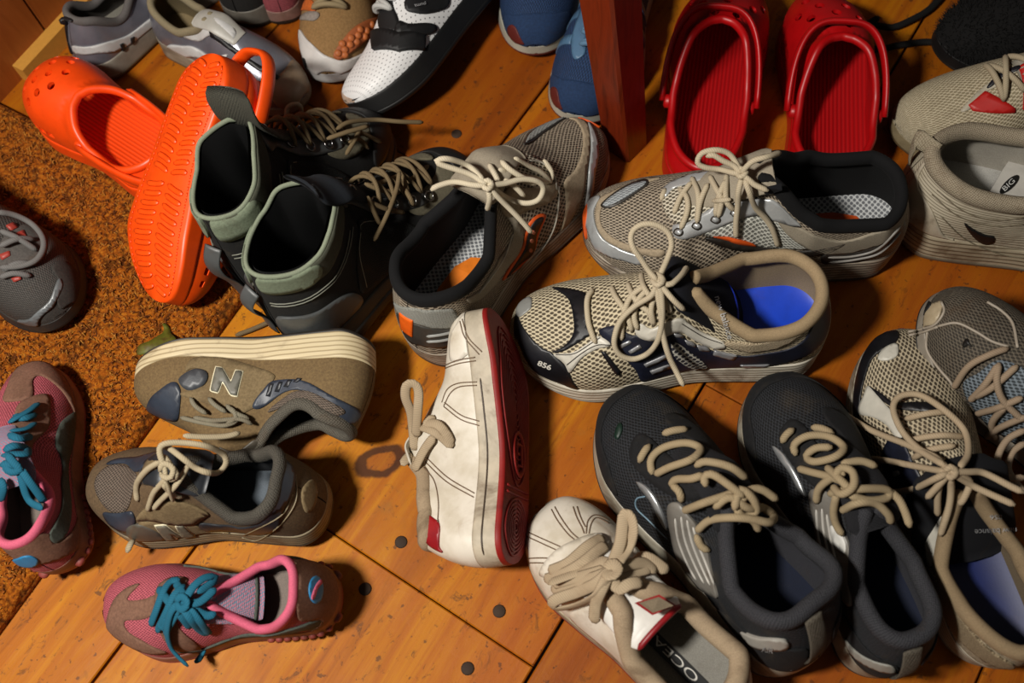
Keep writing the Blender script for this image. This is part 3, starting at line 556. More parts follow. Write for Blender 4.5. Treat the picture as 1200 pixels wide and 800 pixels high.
def M(kind, col, col2=None, rough=None, scale=1., grime=.25, gcol='4a3520', metal=0., bump=None):
    key = (kind, col, col2, rough, scale, grime, gcol, metal, bump)
    if key in _MC: return _MC[key]
    t = NT(kind + '_' + str(col)); b = t.b; c = srgb(col); c2 = srgb(col2) if col2 else tuple(x*.25 for x in c[:3]) + (1,)
    uv = t.tc.outputs['UV']; base = None; R = .7
    if kind == 'mesh':
        co = t.mapping(uv, (1/(.0052*scale), 1/(.0052*scale), 1), (0, 0, .785))
        v = t.new('ShaderNodeTexVoronoi', voronoi_dimensions='2D', feature='F1'); v.inputs['Randomness'].default_value = 0.12; v.inputs['Scale'].default_value = 1; t.link(co, v.inputs['Vector'])
        h = t.step(v.outputs['Distance'], .26, .48); base = t.mix(h, c2, c); t.bump(h, bump or .6, .0012); R = .75
    elif kind == 'perf':
        co = t.mapping(uv, (1/(.006*scale), 1/(.006*scale), 1), (0, 0, .785))
        v = t.new('ShaderNodeTexVoronoi', voronoi_dimensions='2D', feature='F1'); v.inputs['Randomness'].default_value = 0.; v.inputs['Scale'].default_value = 1; t.link(co, v.inputs['Vector'])
        h = t.step(v.outputs['Distance'], .10, .17); base = t.mix(h, c2, c); t.bump(h, .4, .0008); R = .5
    elif kind == 'weave':
        co = t.mapping(uv, (1/(.0019*scale), 1/(.0019*scale), 1), (0, 0, .3))
        ck = t.new('ShaderNodeTexVoronoi', voronoi_dimensions='2D', feature='F1'); ck.inputs['Randomness'].default_value = .25; ck.inputs['Scale'].default_value = 1; t.link(co, ck.inputs['Vector'])
        h = t.step(ck.outputs['Distance'], .2, .6); base = t.mix(h, c, c2); t.bump(h, bump or .5, .0008); R = .85
    elif kind == 'suede':
        n = t.noise(420*scale, 5, .7); h = n; base = t.mix(t.step(n, .3, .7), c2 if col2 else tuple(x*.7 for x in c[:3])+(1,), c); t.bump(n, bump or .35, .0008); R = .9
    elif kind == 'leather':
        n = t.noise(260*scale, 4, .6); base = t.mix(t.step(t.noise(35, 4), .35, .7), c, c2 if col2 else tuple(x*.82 for x in c[:3])+(1,)); t.bump(n, bump or .18, .0008); R = .45
    elif kind == 'foam':
        n = t.noise(900*scale, 3); base = t.mix(t.step(t.noise(60, 3), .35, .7), c, tuple(x*.88 for x in c[:3])+(1,)); t.bump(n, bump or .08, .0005); R = .48
    elif kind == 'rubber':
        n = t.noise(500*scale, 4); base = t.mix(t.step(t.noise(70, 4), .3, .7), c, tuple(x*.78 for x in c[:3])+(1,)); t.bump(n, bump or .15, .0006); R = .6
    elif kind == 'ribbed':      # moulded sidewall: grooves running along the length
        sx = t.new('ShaderNodeSeparateXYZ'); t.link(uv, sx.inputs[0]); n = t.noise(9, 2, .5)
        w = t.math('SINE', t.math('MULTIPLY', t.math('ADD', sx.outputs[1], t.math('MULTIPLY', n, .012)), 6.283/(.0048*scale)))
        h = t.step(w, -.9, -.2); base = t.mix(h, c2, c); t.bump(h, bump or .5, .0012); R = .55
    elif kind == 'lace':
        sx = t.new('ShaderNodeSeparateXYZ'); t.link(uv, sx.inputs[0])
        w = t.math('SINE', t.math('MULTIPLY', t.math('ADD', sx.outputs[0], t.math('MULTIPLY', sx.outputs[1], .5)), 6.283/(.0019*scale)))
        base = t.mix(t.step(w, -1, .2), tuple(x*.78 for x in c[:3])+(1,), c); t.bump(w, bump or .2, .0004); R = .85
        if col2: base = t.mix(t.step(t.math('SINE', t.math('MULTIPLY', sx.outputs[0], 6.283/.012)), .3, .5), base, c2)
    elif kind == 'cloth':
        n = t.noise(1100*scale, 3, .7); base = t.mix(t.step(n, .3, .7), tuple(x*.72 for x in c[:3])+(1,), c); t.bump(n, bump or .3, .0006); R = .92
    elif kind == 'plain':
        n = t.noise(200, 3); base = t.mix(t.step(n, .3, .7), c, tuple(x*.92 for x in c[:3])+(1,)); R = .5
    if grime:
        g = t.step(t.noise(22, 6, .68, dist=.6), .62 - grime*.35, .86 - grime*.2)
        base = t.mix(t.math('MULTIPLY', g, min(1, grime*1.9)), base, srgb(gcol))
    t.link(base, b.inputs['Base Color']); b.inputs['Roughness'].default_value = rough if rough is not None else R; b.inputs['Metallic'].default_value = metal
    b.inputs['Specular IOR Level'].default_value = .35 if kind in ('suede', 'cloth', 'weave', 'lace', 'mesh') else .5
    _MC[key] = t.m; return t.m
# ---------------------------------------------------------------- the setting
BD = math.radians(51.045); DX = np.array([math.cos(BD), math.sin(BD), 0]); DY = np.array([-math.sin(BD), math.cos(BD), 0])   # along / across the boards
P0 = np.array([-.41493, .11646, 0.])                                  # a point on one long seam
PW = .3312
def bf(P): d = np.asarray(P, float) - P0; return float(d @ DX), float(d @ DY)
def floor_mat():
    t = NT('old_pine_boards'); b = t.b; co = t.mapping(t.tc.outputs['Object'], rot=(0, 0, -BD))
    at = t.new('ShaderNodeAttribute', attribute_name='plank'); sh = t.new('ShaderNodeVectorMath', operation='ADD'); t.link(co, sh.inputs[0])
    sc = t.new('ShaderNodeVectorMath', operation='SCALE'); t.link(at.outputs['Vector'], sc.inputs[0]); sc.inputs['Scale'].default_value = 3.7; t.link(sc.outputs[0], sh.inputs[1]); P = sh.outputs[0]
    g1 = t.noise(1, 6, .6, t.mapping(P, (2.2, 26, 4)), dist=1.6); g2 = t.noise(1, 5, .7, t.mapping(P, (9, 190, 9)), dist=.3); g3 = t.noise(1, 3, .5, t.mapping(P, (3.5, 5, 3)))
    base = t.ramp(g1, [(.25, srgb('824404')), (.45, srgb('ab6406')), (.6, srgb('bd7a0a')), (.78, srgb('9c5604'))])
    base = t.mix(t.math('MULTIPLY', t.step(g2, .35, .7), .45), base, srgb('a85a16'))
    base = t.mix(t.math('MULTIPLY', t.step(g3, .45, .75), .5), base, srgb('a04c12'))
    tn = t.new('ShaderNodeAttribute', attribute_name='stain'); base = t.mix(tn.outputs['Fac'], base, t.mix(g1, srgb('5e2404'), srgb('8c3c08')))
    # scuffs, dents and grey wear
    s1 = t.noise(1, 7, .75, t.mapping(P, (55, 85, 20)), dist=.8); s2 = t.noise(7, 4, .6)
    w = t.math('MULTIPLY', t.step(s1, .56, .64), t.step(s2, .36, .58)); base = t.mix(t.math('MULTIPLY', w, .6), base, srgb('3a2410'))
    s3 = t.noise(95, 3, .6); base = t.mix(t.math('MULTIPLY', t.step(s3, .63, .69), .65), base, srgb('3a2416'))
    b2 = t.noise(1, 5, .6, t.mapping(P, (8, 14, 5)), dist=1); base = t.mix(t.math('MULTIPLY', t.step(b2, .60, .78), .45), base, srgb('7d5a2c'))
    # the knot
    kc, ka, kl, ks = KNOT; kco = t.mapping(t.tc.outputs['Object'], rot=(0, 0, -ka)); kx = math.cos(ka)*kc[0] + math.sin(ka)*kc[1]; ky = -math.sin(ka)*kc[0] + math.cos(ka)*kc[1]
    sx = t.new('ShaderNodeSeparateXYZ'); t.link(kco, sx.inputs[0]); wob = t.math('MULTIPLY', t.math('SUBTRACT', t.noise(45, 3), .5), .7)
    dx = t.math('DIVIDE', t.math('SUBTRACT', sx.outputs[0], kx), kl); dy = t.math('DIVIDE', t.math('SUBTRACT', sx.outputs[1], ky), ks)
    r = t.math('ADD', t.math('SQRT', t.math('ADD', t.math('MULTIPLY', dx, dx), t.math('MULTIPLY', dy, dy))), wob)
    ring = t.math('MULTIPLY', t.step(r, .42, .62), t.math('SUBTRACT', 1., t.step(r, .92, 1.16)))
    base = t.mix(t.math('MULTIPLY', ring, .92), base, srgb('3a1a06'))
    base = t.mix(t.math('MULTIPLY', t.math('SUBTRACT', 1., t.step(r, .45, .6)), .45), base, srgb('7c3c12'))
    b.inputs['Specular IOR Level'].default_value = .2
    t.link(base, b.inputs['Base Color']); ro = t.ramp(s2, [(.3, (.46,)*3), (.7, (.62,)*3)]); t.link(ro, b.inputs['Roughness']); t.bump(t.math('ADD', g2, t.math('MULTIPLY', s1, 1.2)), .25, .0012)
    return t.m
def knot_local():
    k = fl(447, 541); a = fl(478, 531)-fl(416, 551); b = fl(452, 558)-fl(442, 524); return k, math.atan2(a[1], a[0]), float(np.linalg.norm(a))/2, float(np.linalg.norm(b))/2
KNOT = knot_local()
def plank_floor():
    mb = MB(); pid = []; stn = []
    cuts = {0: [], -1: [], 1: [], -2: [], 2: []}
    a = bf(fl(500, 698))[0]; cuts[-1] = [a]              # board between the two long seams
    cuts[0] = [bf(fl(390, 137))[0], a - .9]
    cuts[1] = [a + .2]; cuts[-2] = [bf(fl(700, 800))[0] + .3]; cuts[-3] = [.4]; cuts[2] = [.1]
    k = 0
    for row in range(-5, 6):
        y0, y1 = row*PW, (row+1)*PW; xs = [-3.] + sorted(cuts.get(row, [])) + [4.]
        for x0, x1 in zip(xs[:-1], xs[1:]):
            g = .0014; X = [x0+g*.4, x1-g*.4]; Y = [y0+g, y1-g]; bv = .0012
            P = []
            for (z, e) in ((-.02, 0), (-bv, 0), (0, bv)):
                for x, y in ((X[0]+e, Y[0]+e), (X[1]-e, Y[0]+e), (X[1]-e, Y[1]-e), (X[0]+e, Y[1]-e)): P.append(P0 + DX*x + DY*y + np.array([0, 0, z]))
            F = [(8, 9, 10, 11)] + [(r*4+i, r*4+(i+1) % 4, r*4+4+(i+1) % 4, r*4+4+i) for r in (0, 1) for i in range(4)]
            mb.add(P, F); pid += [k]*len(P); k += 1
            xm = (x0+x1)/2; st = .75 if row == 0 and x0 > .3 else .1 if row == 0 else .6 if row == -2 else .12 if row == -1 and x0 < a-.5 else .2 if row == -1 else .5; stn += [st]*len(P)
    # dark earth under the gaps, same mesh
    Q = [P0 + DX*x + DY*y + np.array([0, 0, -.012]) for x, y in ((-3, -1.7), (4, -1.7), (4, 2.1), (-3, 2.1))]; nb = len(mb.F); mb.add(Q, [(0, 1, 2, 3)]); pid += [0]*4; stn += [0]*4
    dk = M('plain', '120a05', grime=0)
    o = mkobj('floor', mb.V, mb.F, [floor_mat(), dk], None, mb.U, False, fm=[0]*nb + [1])
    at = o.data.attributes.new('plank', 'FLOAT_VECTOR', 'POINT'); at.data.foreach_set('vector', np.array([(p*1.37 % 5, p*.73 % 3, p*2.1 % 7) for p in pid]).ravel())
    at = o.data.attributes.new('stain', 'FLOAT', 'POINT'); at.data.foreach_set('value', stn)
    o['kind'] = 'structure'
    nm = M('rubber', '33200f', rough=.8, grime=.3)
    for px in ((585, 716), (428, 690), (548, 783), (470, 635), (535, 157), (296, 748)):
        p = fl(*px); r = .006 if px != (296, 748) else .003; a = np.arange(16)*2*np.pi/16; V = [(p[0]+math.cos(x)*r*q, p[1]+math.sin(x)*r*q, z) for q, z in ((1, -.001), (1, .0006), (.8, .0012)) for x in a]
        mkobj('nail_head', V, grid_faces(3, 16, True) + [tuple(range(32, 48))], nm, o)
    return o
FLOOR = plank_floor()
# wall panelling at upper left, its base strip parallel to the boards
def wall_left():
    wd = NT('stained_panel_wood'); b = wd.b; co = wd.mapping(wd.tc.outputs['Object'], (30, 30, 2.5)); n = wd.noise(1, 6, .6, co, 1.2)
    wd.link(wd.ramp(n, [(.3, srgb('7a3a12')), (.5, srgb('9a5220')), (.7, srgb('8a4418'))]), b.inputs['Base Color']); b.inputs['Roughness'].default_value = .4
    A, B = fl(42, 80), fl(110, 6); d = (B-A)/np.linalg.norm(B-A); n_ = np.array([d[1], -d[0], 0])   # n_: into the room
    if n_ @ (np.array([0, .4, 0])-A) < 0: n_ = -n_
    mb = MB(); R = np.stack([d, n_, [0, 0, 1.]], 1)
    L0 = -.42
    for i in range(12):                                   # upright boards with a groove between them
        w = .115; c = A + d*(L0 + w*(i+.5)) - n_*.012; mb.box(c + np.array([0, 0, .45]), (w*.5-.0015, .008, .45), R)
    mb.box(A + d*.3 - n_*.026 + np.array([0, 0, .45]), (.75, .008, .45), R)
    o = mb.build('wall_left', wd.m, smooth=False); o['kind'] = 'structure'
    st = M('plain', 'c08a3a', grime=.2); m2 = MB(); m2.box(A + d*.48 + n_*.004 + np.array([0, 0, .012]), (.5, .0085, .012), R)
    o2 = m2.build('baseboard_left', st, smooth=False); o2['kind'] = 'structure'
wall_left()
def table_leg():
    t = NT('dark_red_wood'); b = t.b; n = t.noise(1, 6, .65, t.mapping(t.tc.outputs['Object'], (55, 55, 5)), 1.5)
    t.link(t.ramp(n, [(.3, srgb('4a1608')), (.5, srgb('74260e')), (.72, srgb('5a1c0a'))]), b.inputs['Base Color']); b.inputs['Roughness'].default_value = .32
    # near edge of the square leg stands at (735,193); its faces turn to the left and to the right
    C = fl(736, 192); Lp = fl(698, 166); Rp = fl(762, 158); u = Lp - C; v = Rp - C
    s_ = .047; u = u/np.linalg.norm(u); v = np.array([-u[1], u[0], 0]); v = v if v @ (Rp-C) > 0 else -v
    root = empty('bench', C + (u+v)*s_*.5, 'dark red wooden bench leg standing left of the red clogs', 'bench')
    mb = MB(); H = .42; zs = [0, .004, .1, .25, H]; rings = []; lean = np.array([-.118, 0.02, 0]); s_ = .036
    for z in zs:
        k1 = s_*(1 + z*.9); e = .003; o = C + lean*z + np.array([0, 0, z])
        q = [(e, 0), (k1-e, 0), (k1, e), (k1, k1-e), (k1-e, k1), (e, k1), (0, k1-e), (0, e)]
        rings += [o + u*a + v*b_ for a, b_ in q]
    mb.add(rings, grid_faces(len(zs), 8, True) + [tuple(range(8))[::-1], tuple(range(32, 40))])
    mb.build('leg', t.m, root, smooth=False)
    sb = MB(); top = C + lean*H; sb.box((top[0]+.42, top[1]+.17, H+.014), (.46, .19, .014)); sb.build('seat_board', t.m, root, smooth=False)
table_leg()
# coir doormat
def mat_height(x, y): return 0
def doormat():
    # edges: long right edge parallel to the boards through (290,345) and (58,668); far edge through (8,128)
    z = .016; A, B = fl(288, 352, 0), fl(40, 690, 0); d = (A-B)/np.linalg.norm(A-B); c = np.array([-d[1], d[0], 0])
    F_ = fl(6, 128, 0); u1 = float((F_-B) @ d); u1 = max(u1, float((A-B) @ d) + .0)
    len_, wid = 1.0, .50
    def W(u, v): return B + d*u + c*v
    print('mat far', u1)
    root = empty('doormat', W(u1-.4, .25), 'brown coir doormat with a woven bristle pile at the left', 'doormat')
    r = .035; v1 = wid; u0 = u1 - .8
    def outline(ins, n=10):
        P = []
        for (cu, cv, a0) in ((u1-r, v1-r, 0), (u0+r, v1-r, 90), (u0+r, r, 180), (u1-r, r, 270)):
            for i in range(n+1):
                a = math.radians(a0 + 90*i/n); P.append((cu + (r-ins)*math.cos(a), cv + (r-ins)*math.sin(a)))
        return np.array(P)
    t = NT('coir'); b = t.b; co = t.tc.outputs['Object']
    v = t.new('ShaderNodeTexVoronoi', feature='F1'); v.inputs['Scale'].default_value = 135; v.inputs['Randomness'].default_value = .9; t.link(co, v.inputs['Vector'])
    n1 = t.noise(330, 4, .7); n2 = t.noise(16, 4)
    base = t.ramp(n1, [(.3, srgb('5a2a06')), (.5, srgb('9a500e')), (.68, srgb('b8741e'))]); base = t.mix(t.math('MULTIPLY', t.step(n2, .4, .7), .4), base, srgb('8a4a10'))
    base = t.mix(t.math('MULTIPLY', t.step(v.outputs['Distance'], .5, .85), .75), base, srgb('2a1404'))
    t.link(base, b.inputs['Base Color']); b.inputs['Roughness'].default_value = .95; b.inputs['Specular IOR Level'].default_value = .15; t.bump(t.math('SUBTRACT', t.math('MULTIPLY', n1, .6), v.outputs['Distance']), 1., .004)
    mb = MB(); rim = outline(0); top = outline(.008); P, T = cdt(top, .011); n = len(P)
    ph = np.sin(P[:, 0]*440 + 2*np.sin(P[:, 1]*120))*.0006 + RNG.normal(0, .0012, n)
    V = [W(a, b_) + np.array([0, 0, z + h]) for (a, b_), h in zip(P, ph)]
    e = border(T); bi = [i for i in range(n) if i in {k for q in e for k in q}]
    mb.add(V, T); k = len(top); R = []
    for ins, zz in ((.008, z), (.003, z-.002), (0, z-.006), (0, 0.001)): R += [W(a, b_) + np.array([0, 0, zz]) for a, b_ in outline(ins)]
    mb.add(R, grid_faces(4, k, True)); mb.build('mat_base', t.m, root)
    # loose looped fibres
    fm = [M('cloth', c_, grime=0, rough=.9) for c_ in ('a05c16', '84460c', 'b07428', '5c2c08')]
    Vs, Fs, Ms = [], [], []
    lo, hi = 0, 0
    for i in range(26000):
        u_, v_ = RNG.uniform(u1-.78, u1-.004), RNG.uniform(.001, v1-.01); p = W(u_, v_); q, _ = proj(np.array([[p[0], p[1], z]]))
        if not (-40 < q[0][0] < 420 and 60 < q[0][1] < 840): continue
        a = RNG.uniform(0, 6.28); l = RNG.uniform(.003, .0065); w = RNG.uniform(.0003, .0006); hgt = RNG.uniform(.001, .0035)
        ed = np.clip(min(v_, u1-u_)/.008, 0, 1); zb = z*ed**.5*1.0 + .0005 if ed < 1 else z
        dd = np.array([math.cos(a), math.sin(a), 0]); s_ = np.array([-dd[1], dd[0], 0])*w; base0 = len(Vs)
        for f, hh in ((-.5, -.001), (-.2, hgt*.9), (.15, hgt), (.5, -.0005)):
            c0 = p + dd*l*f + np.array([0, 0, zb + hh]); Vs += [c0-s_, c0+s_, c0 + np.array([0, 0, -w*1.2])]
        for k_ in range(3):
            o = base0 + k_*3
            for j in range(3): Fs.append((o+j, o+(j+1) % 3, o+3+(j+1) % 3, o+3+j))
            Ms += [i % 4]*3
    o = mkobj('coir_pile', Vs, Fs, fm, root, None, False, fm=Ms); o['kind'] = 'stuff'
    return z
doormat()
# ---------------------------------------------------------------- footwear
def cr(o, s, pts):      # crop pixels -> photograph pixels
    return [(o[0] + p[0]/s, o[1] + p[1]/s) + tuple(p[2:]) for p in pts]
def basic(S, up, mid, out, lin, ins, col, cr_=.005, tongue=None, tk=None, rh=None, lin_off=-.004, ribbed=False):
    S.skin('upper', up); S.skin('lining', lin, lin_off); S.midsole(mid); S.outsole(out); S.insole(ins); S.collar(col, cr_, rh=rh)
    if tongue: S.tongue(tongue, **(tk or {}))
def laces(S, mat, runs, r=.0026, rh=None, lift=.004, bars=None, name='lace', fr=None, extra=None):
    mb = MB()
    if bars: S.crisscross(mb, *bars[:2], r=fr or r, rh=rh, **(bars[2] if len(bars) > 2 else {}))
    for q in runs: S.cord(mb, q, r, rh, lift)
    if extra: extra(mb)
    return mb.build(name, mat, S.root)
def seams(S, runs, mat, r=.0006, off=.0016, px=True, name='stitch_line'):
    for q in runs:
        mb = MB(); S.seam(mb, q, r, px, off); mb.build(name, mat, S.root)
CREAM = M('lace', 'bcae94', grime=.25); 
def letterN(S, P, out, inn, parent_name='letter'):
    o = S.panel('letter_n', P, out, .0016, smooth=False, step=.003)
    c = np.mean(P, 0); Q = np.array(P); n = len(Q); R = []
    a2 = sum(Q[i][0]*Q[(i+1) % n][1]-Q[(i+1) % n][0]*Q[i][1] for i in range(n)); sg = 1 if a2 > 0 else -1
    for i in range(n):
        e1 = Q[i]-Q[i-1]; e2 = Q[(i+1) % n]-Q[i]; n1 = sg*np.array([-e1[1], e1[0]])/np.linalg.norm(e1); n2 = sg*np.array([-e2[1], e2[0]])/np.linalg.norm(e2)
        b = n1+n2; k = 1.5/max(.5, (1 + n1@n2)); R.append(Q[i] + b*k*.85)
    S.panel('letter_fill', R, inn, .0024, smooth=False, step=.003)
# ---- navy and white runner, middle right
def navy():
    S = Shoe('running_shoe', 'navy', 'run', 'white and navy running shoe with bright blue insole, in front of a grey mesh runner', group=None)
    nav = M('leather', '10121e', '1a1e30', rough=.5, grime=.15); blk = M('leather', '0c0c10', '17171c', grime=.15); wh = M('leather', 'cfcabd', grime=.3); sil = M('plain', '9a9a9c', rough=.35, grime=.2, metal=.4)
    basic(S, M('mesh', 'c6b99c', '4a4032', grime=.25), M('ribbed', 'c9c2b2', '8d8470', grime=.4), M('rubber', '8a8376', grime=.4), M('cloth', '9a876a', grime=.2), M('foam', '0d3fc4', grime=.15), M('cloth', 'a08a6a', grime=.3), .0062)
    S.panel('toe_guard', [(606,368),(613,381),(630,402),(648,413),(656,420),(666,431),(672,445),(679,458),(655,449),(640,441),(625,431),(612,410),(604,390)], blk)
    S.panel('toe_overlay', [(648,337),(665,338),(688,344),(693,358),(690,378),(697,387),(680,400),(660,411),(647,412),(663,404),(673,390),(673,372),(668,352),(657,342)], blk)
    S.panel('toe_tip', [(606,366),(610,355),(622,348),(624,358),(620,364),(610,371)], M('leather', '8a8a86', grime=.3))
    S.panel('side_overlay', [(650,414),(672,412),(692,400),(703,393),(717,403),(700,408),(683,418),(672,432),(668,435),(662,424)], wh, .0018)
    S.panel('side_panel', [(703,388),(722,381),(742,392),(775,388),(790,388),(815,404),(845,412),(868,416),(900,413),(925,408),(943,397),(953,372),(953,357),(964,350),(972,356),(976,380),(965,398),(935,420),(905,432),(868,438),(830,442),(790,446),(757,447),(745,432),(725,412)], nav, .001)
    S.panel('mesh_window', [(788,400),(805,408),(822,420),(832,434),(818,436),(800,424),(790,415)], M('mesh', 'b8b4a8', '303038'), .0018)
    S.panel('eyestay', [(745,386),(752,378),(765,384),(785,375),(798,372),(815,383),(835,393),(850,401),(846,408),(820,400),(795,388),(770,397),(752,395)], wh, .002)
    S.panel('side_stripe', [(705,411),(710,411),(728,434),(727,439),(721,436)], blk, .0014, smooth=False)
    for q in ([(727,403),(739,397),(741,400),(729,407)], [(737,410),(750,402),(753,406),(740,413)], [(755,425),(780,414),(783,418),(758,429)], [(762,433),(785,425),(787,429),(765,437)], [(790,389),(800,391),(801,395),(791,393)], [(803,397),(814,400),(816,405),(806,402)], [(817,403),(830,405),(833,410),(820,409)], [(838,409),(865,415),(860,420),(836,414)], [(868,426),(903,425),(897,432),(872,434)]):
        S.panel('silver_bar', q, sil, .002, smooth=False, step=.004)
    S.panel('collar_knit', [(849,401),(865,408),(890,410),(915,405),(940,390),(956,372),(953,360),(945,362),(935,378),(918,391),(893,400),(870,400)], M('weave', 'b5a58a', '6a5c48'), .0018)
    seams(S, [[(652,415),(673,414),(693,402),(704,395)], [(665,427),(683,413),(700,404),(716,404)], [(847,402),(825,394),(800,379)]], M('plain', '3a3430', grime=0), .0005, .0026)
    S.tongue(M('cloth', '0d0f18', grime=.1), t0=.06, ext=.092, wd=.024, wd2=.034, drop=.28)
    S.text('new balance', (838,347), (3.2,10.2), (10,-3), M('plain', 'b8b8b8', grime=0), lift=.003)
    mb = MB(); S.tongue_edge(mb, .0011); mb.build('tongue_piping', M('plain', '1a34b0', grime=0), S.root)
    S.text('856', (630,427), (10.5,4.2), (3,-7.5), M('plain', 'c8c4ba', grime=0), lift=.002, bold=.03)
    K = (771,328,.02)
    laces(S, CREAM, [[(696,338),(689,350),(690,375),(695,392),(699,402,.002)], [(717,335,.002),(722,347),(731,360),(738,375),(741,388,.002)], [(736,331,.002),(742,345),(752,358),(762,366),(766,380,.002)], [(752,320,.002),(755,335),(763,347),(770,352)], [(729,398,.002),(730,378),(735,357),(742,345),(755,335)], [(748,386,.002),(744,370),(748,352),(760,338)], [(767,380,.002),(764,362),(768,345)], [(787,366,.002),(781,350),(776,336)],
        [K,(765,345,.014),(745,358,.012),(728,375,.012),(721,395,.01),(722,408,.008),(730,417,.007),(745,420,.007),(762,412,.008),(773,395,.01),(777,370,.012),(776,345,.014),(772,330,.02)],
        [K,(762,318,.022),(752,303,.026),(743,290,.03),(740,278,.03),(744,268,.03),(755,262,.032),(770,263,.032),(783,271,.03),(788,285,.028),(784,300,.024),(776,318,.022),K],
        [K,(779,338,.015),(790,351,.01),(803,363,.006)], [K,(779,332,.014),(788,332,.011),(800,321,.009),(806,312,.008)], [(770,335,.016),(775,365,.012),(778,392,.01),(784,415,.006),(793,434,.004),(802,452,.003)], [(764,326,.018),(771,334,.021),(778,328,.018),(771,321,.02),(764,326,.018)]], .0027)
    return S
navy()
# ---- grey runners with orange trim
def grey_orange(key, label):
    S = Shoe('running_shoe', key, 'run', label, group=None); me = M('mesh', 'a39683', '3c342b', scale=.8, grime=.3); tan = M('suede', 'a8977e', grime=.3); sil = M('leather', 'b4b6b6', 'a0a2a2', rough=.28, grime=.3, metal=.25); lt = M('mesh', 'c9c0ac', '4a4336', scale=.85, grime=.3); blk = M('cloth', '08080a', grime=0); org = M('rubber', 'd85410', grime=.2); gry = M('cloth', '9c9280', grime=.3); dk = M('leather', '2a2622', '383430', grime=.3)
    S.skin('upper', me); S.skin('lining', M('cloth', '060607', grime=0), -.004); S.midsole(M('ribbed', 'a59a8a', '5a5046', grime=.5)); S.outsole(M('rubber', '4a443e', grime=.4)); S.insole(M('mesh', 'c2c4c4', '6a6c70', scale=.8, grime=.15)); S.collar(blk, .006, rh=.008, gap=.04)
    return S, me, tan, sil, lt, blk, org, gry, dk
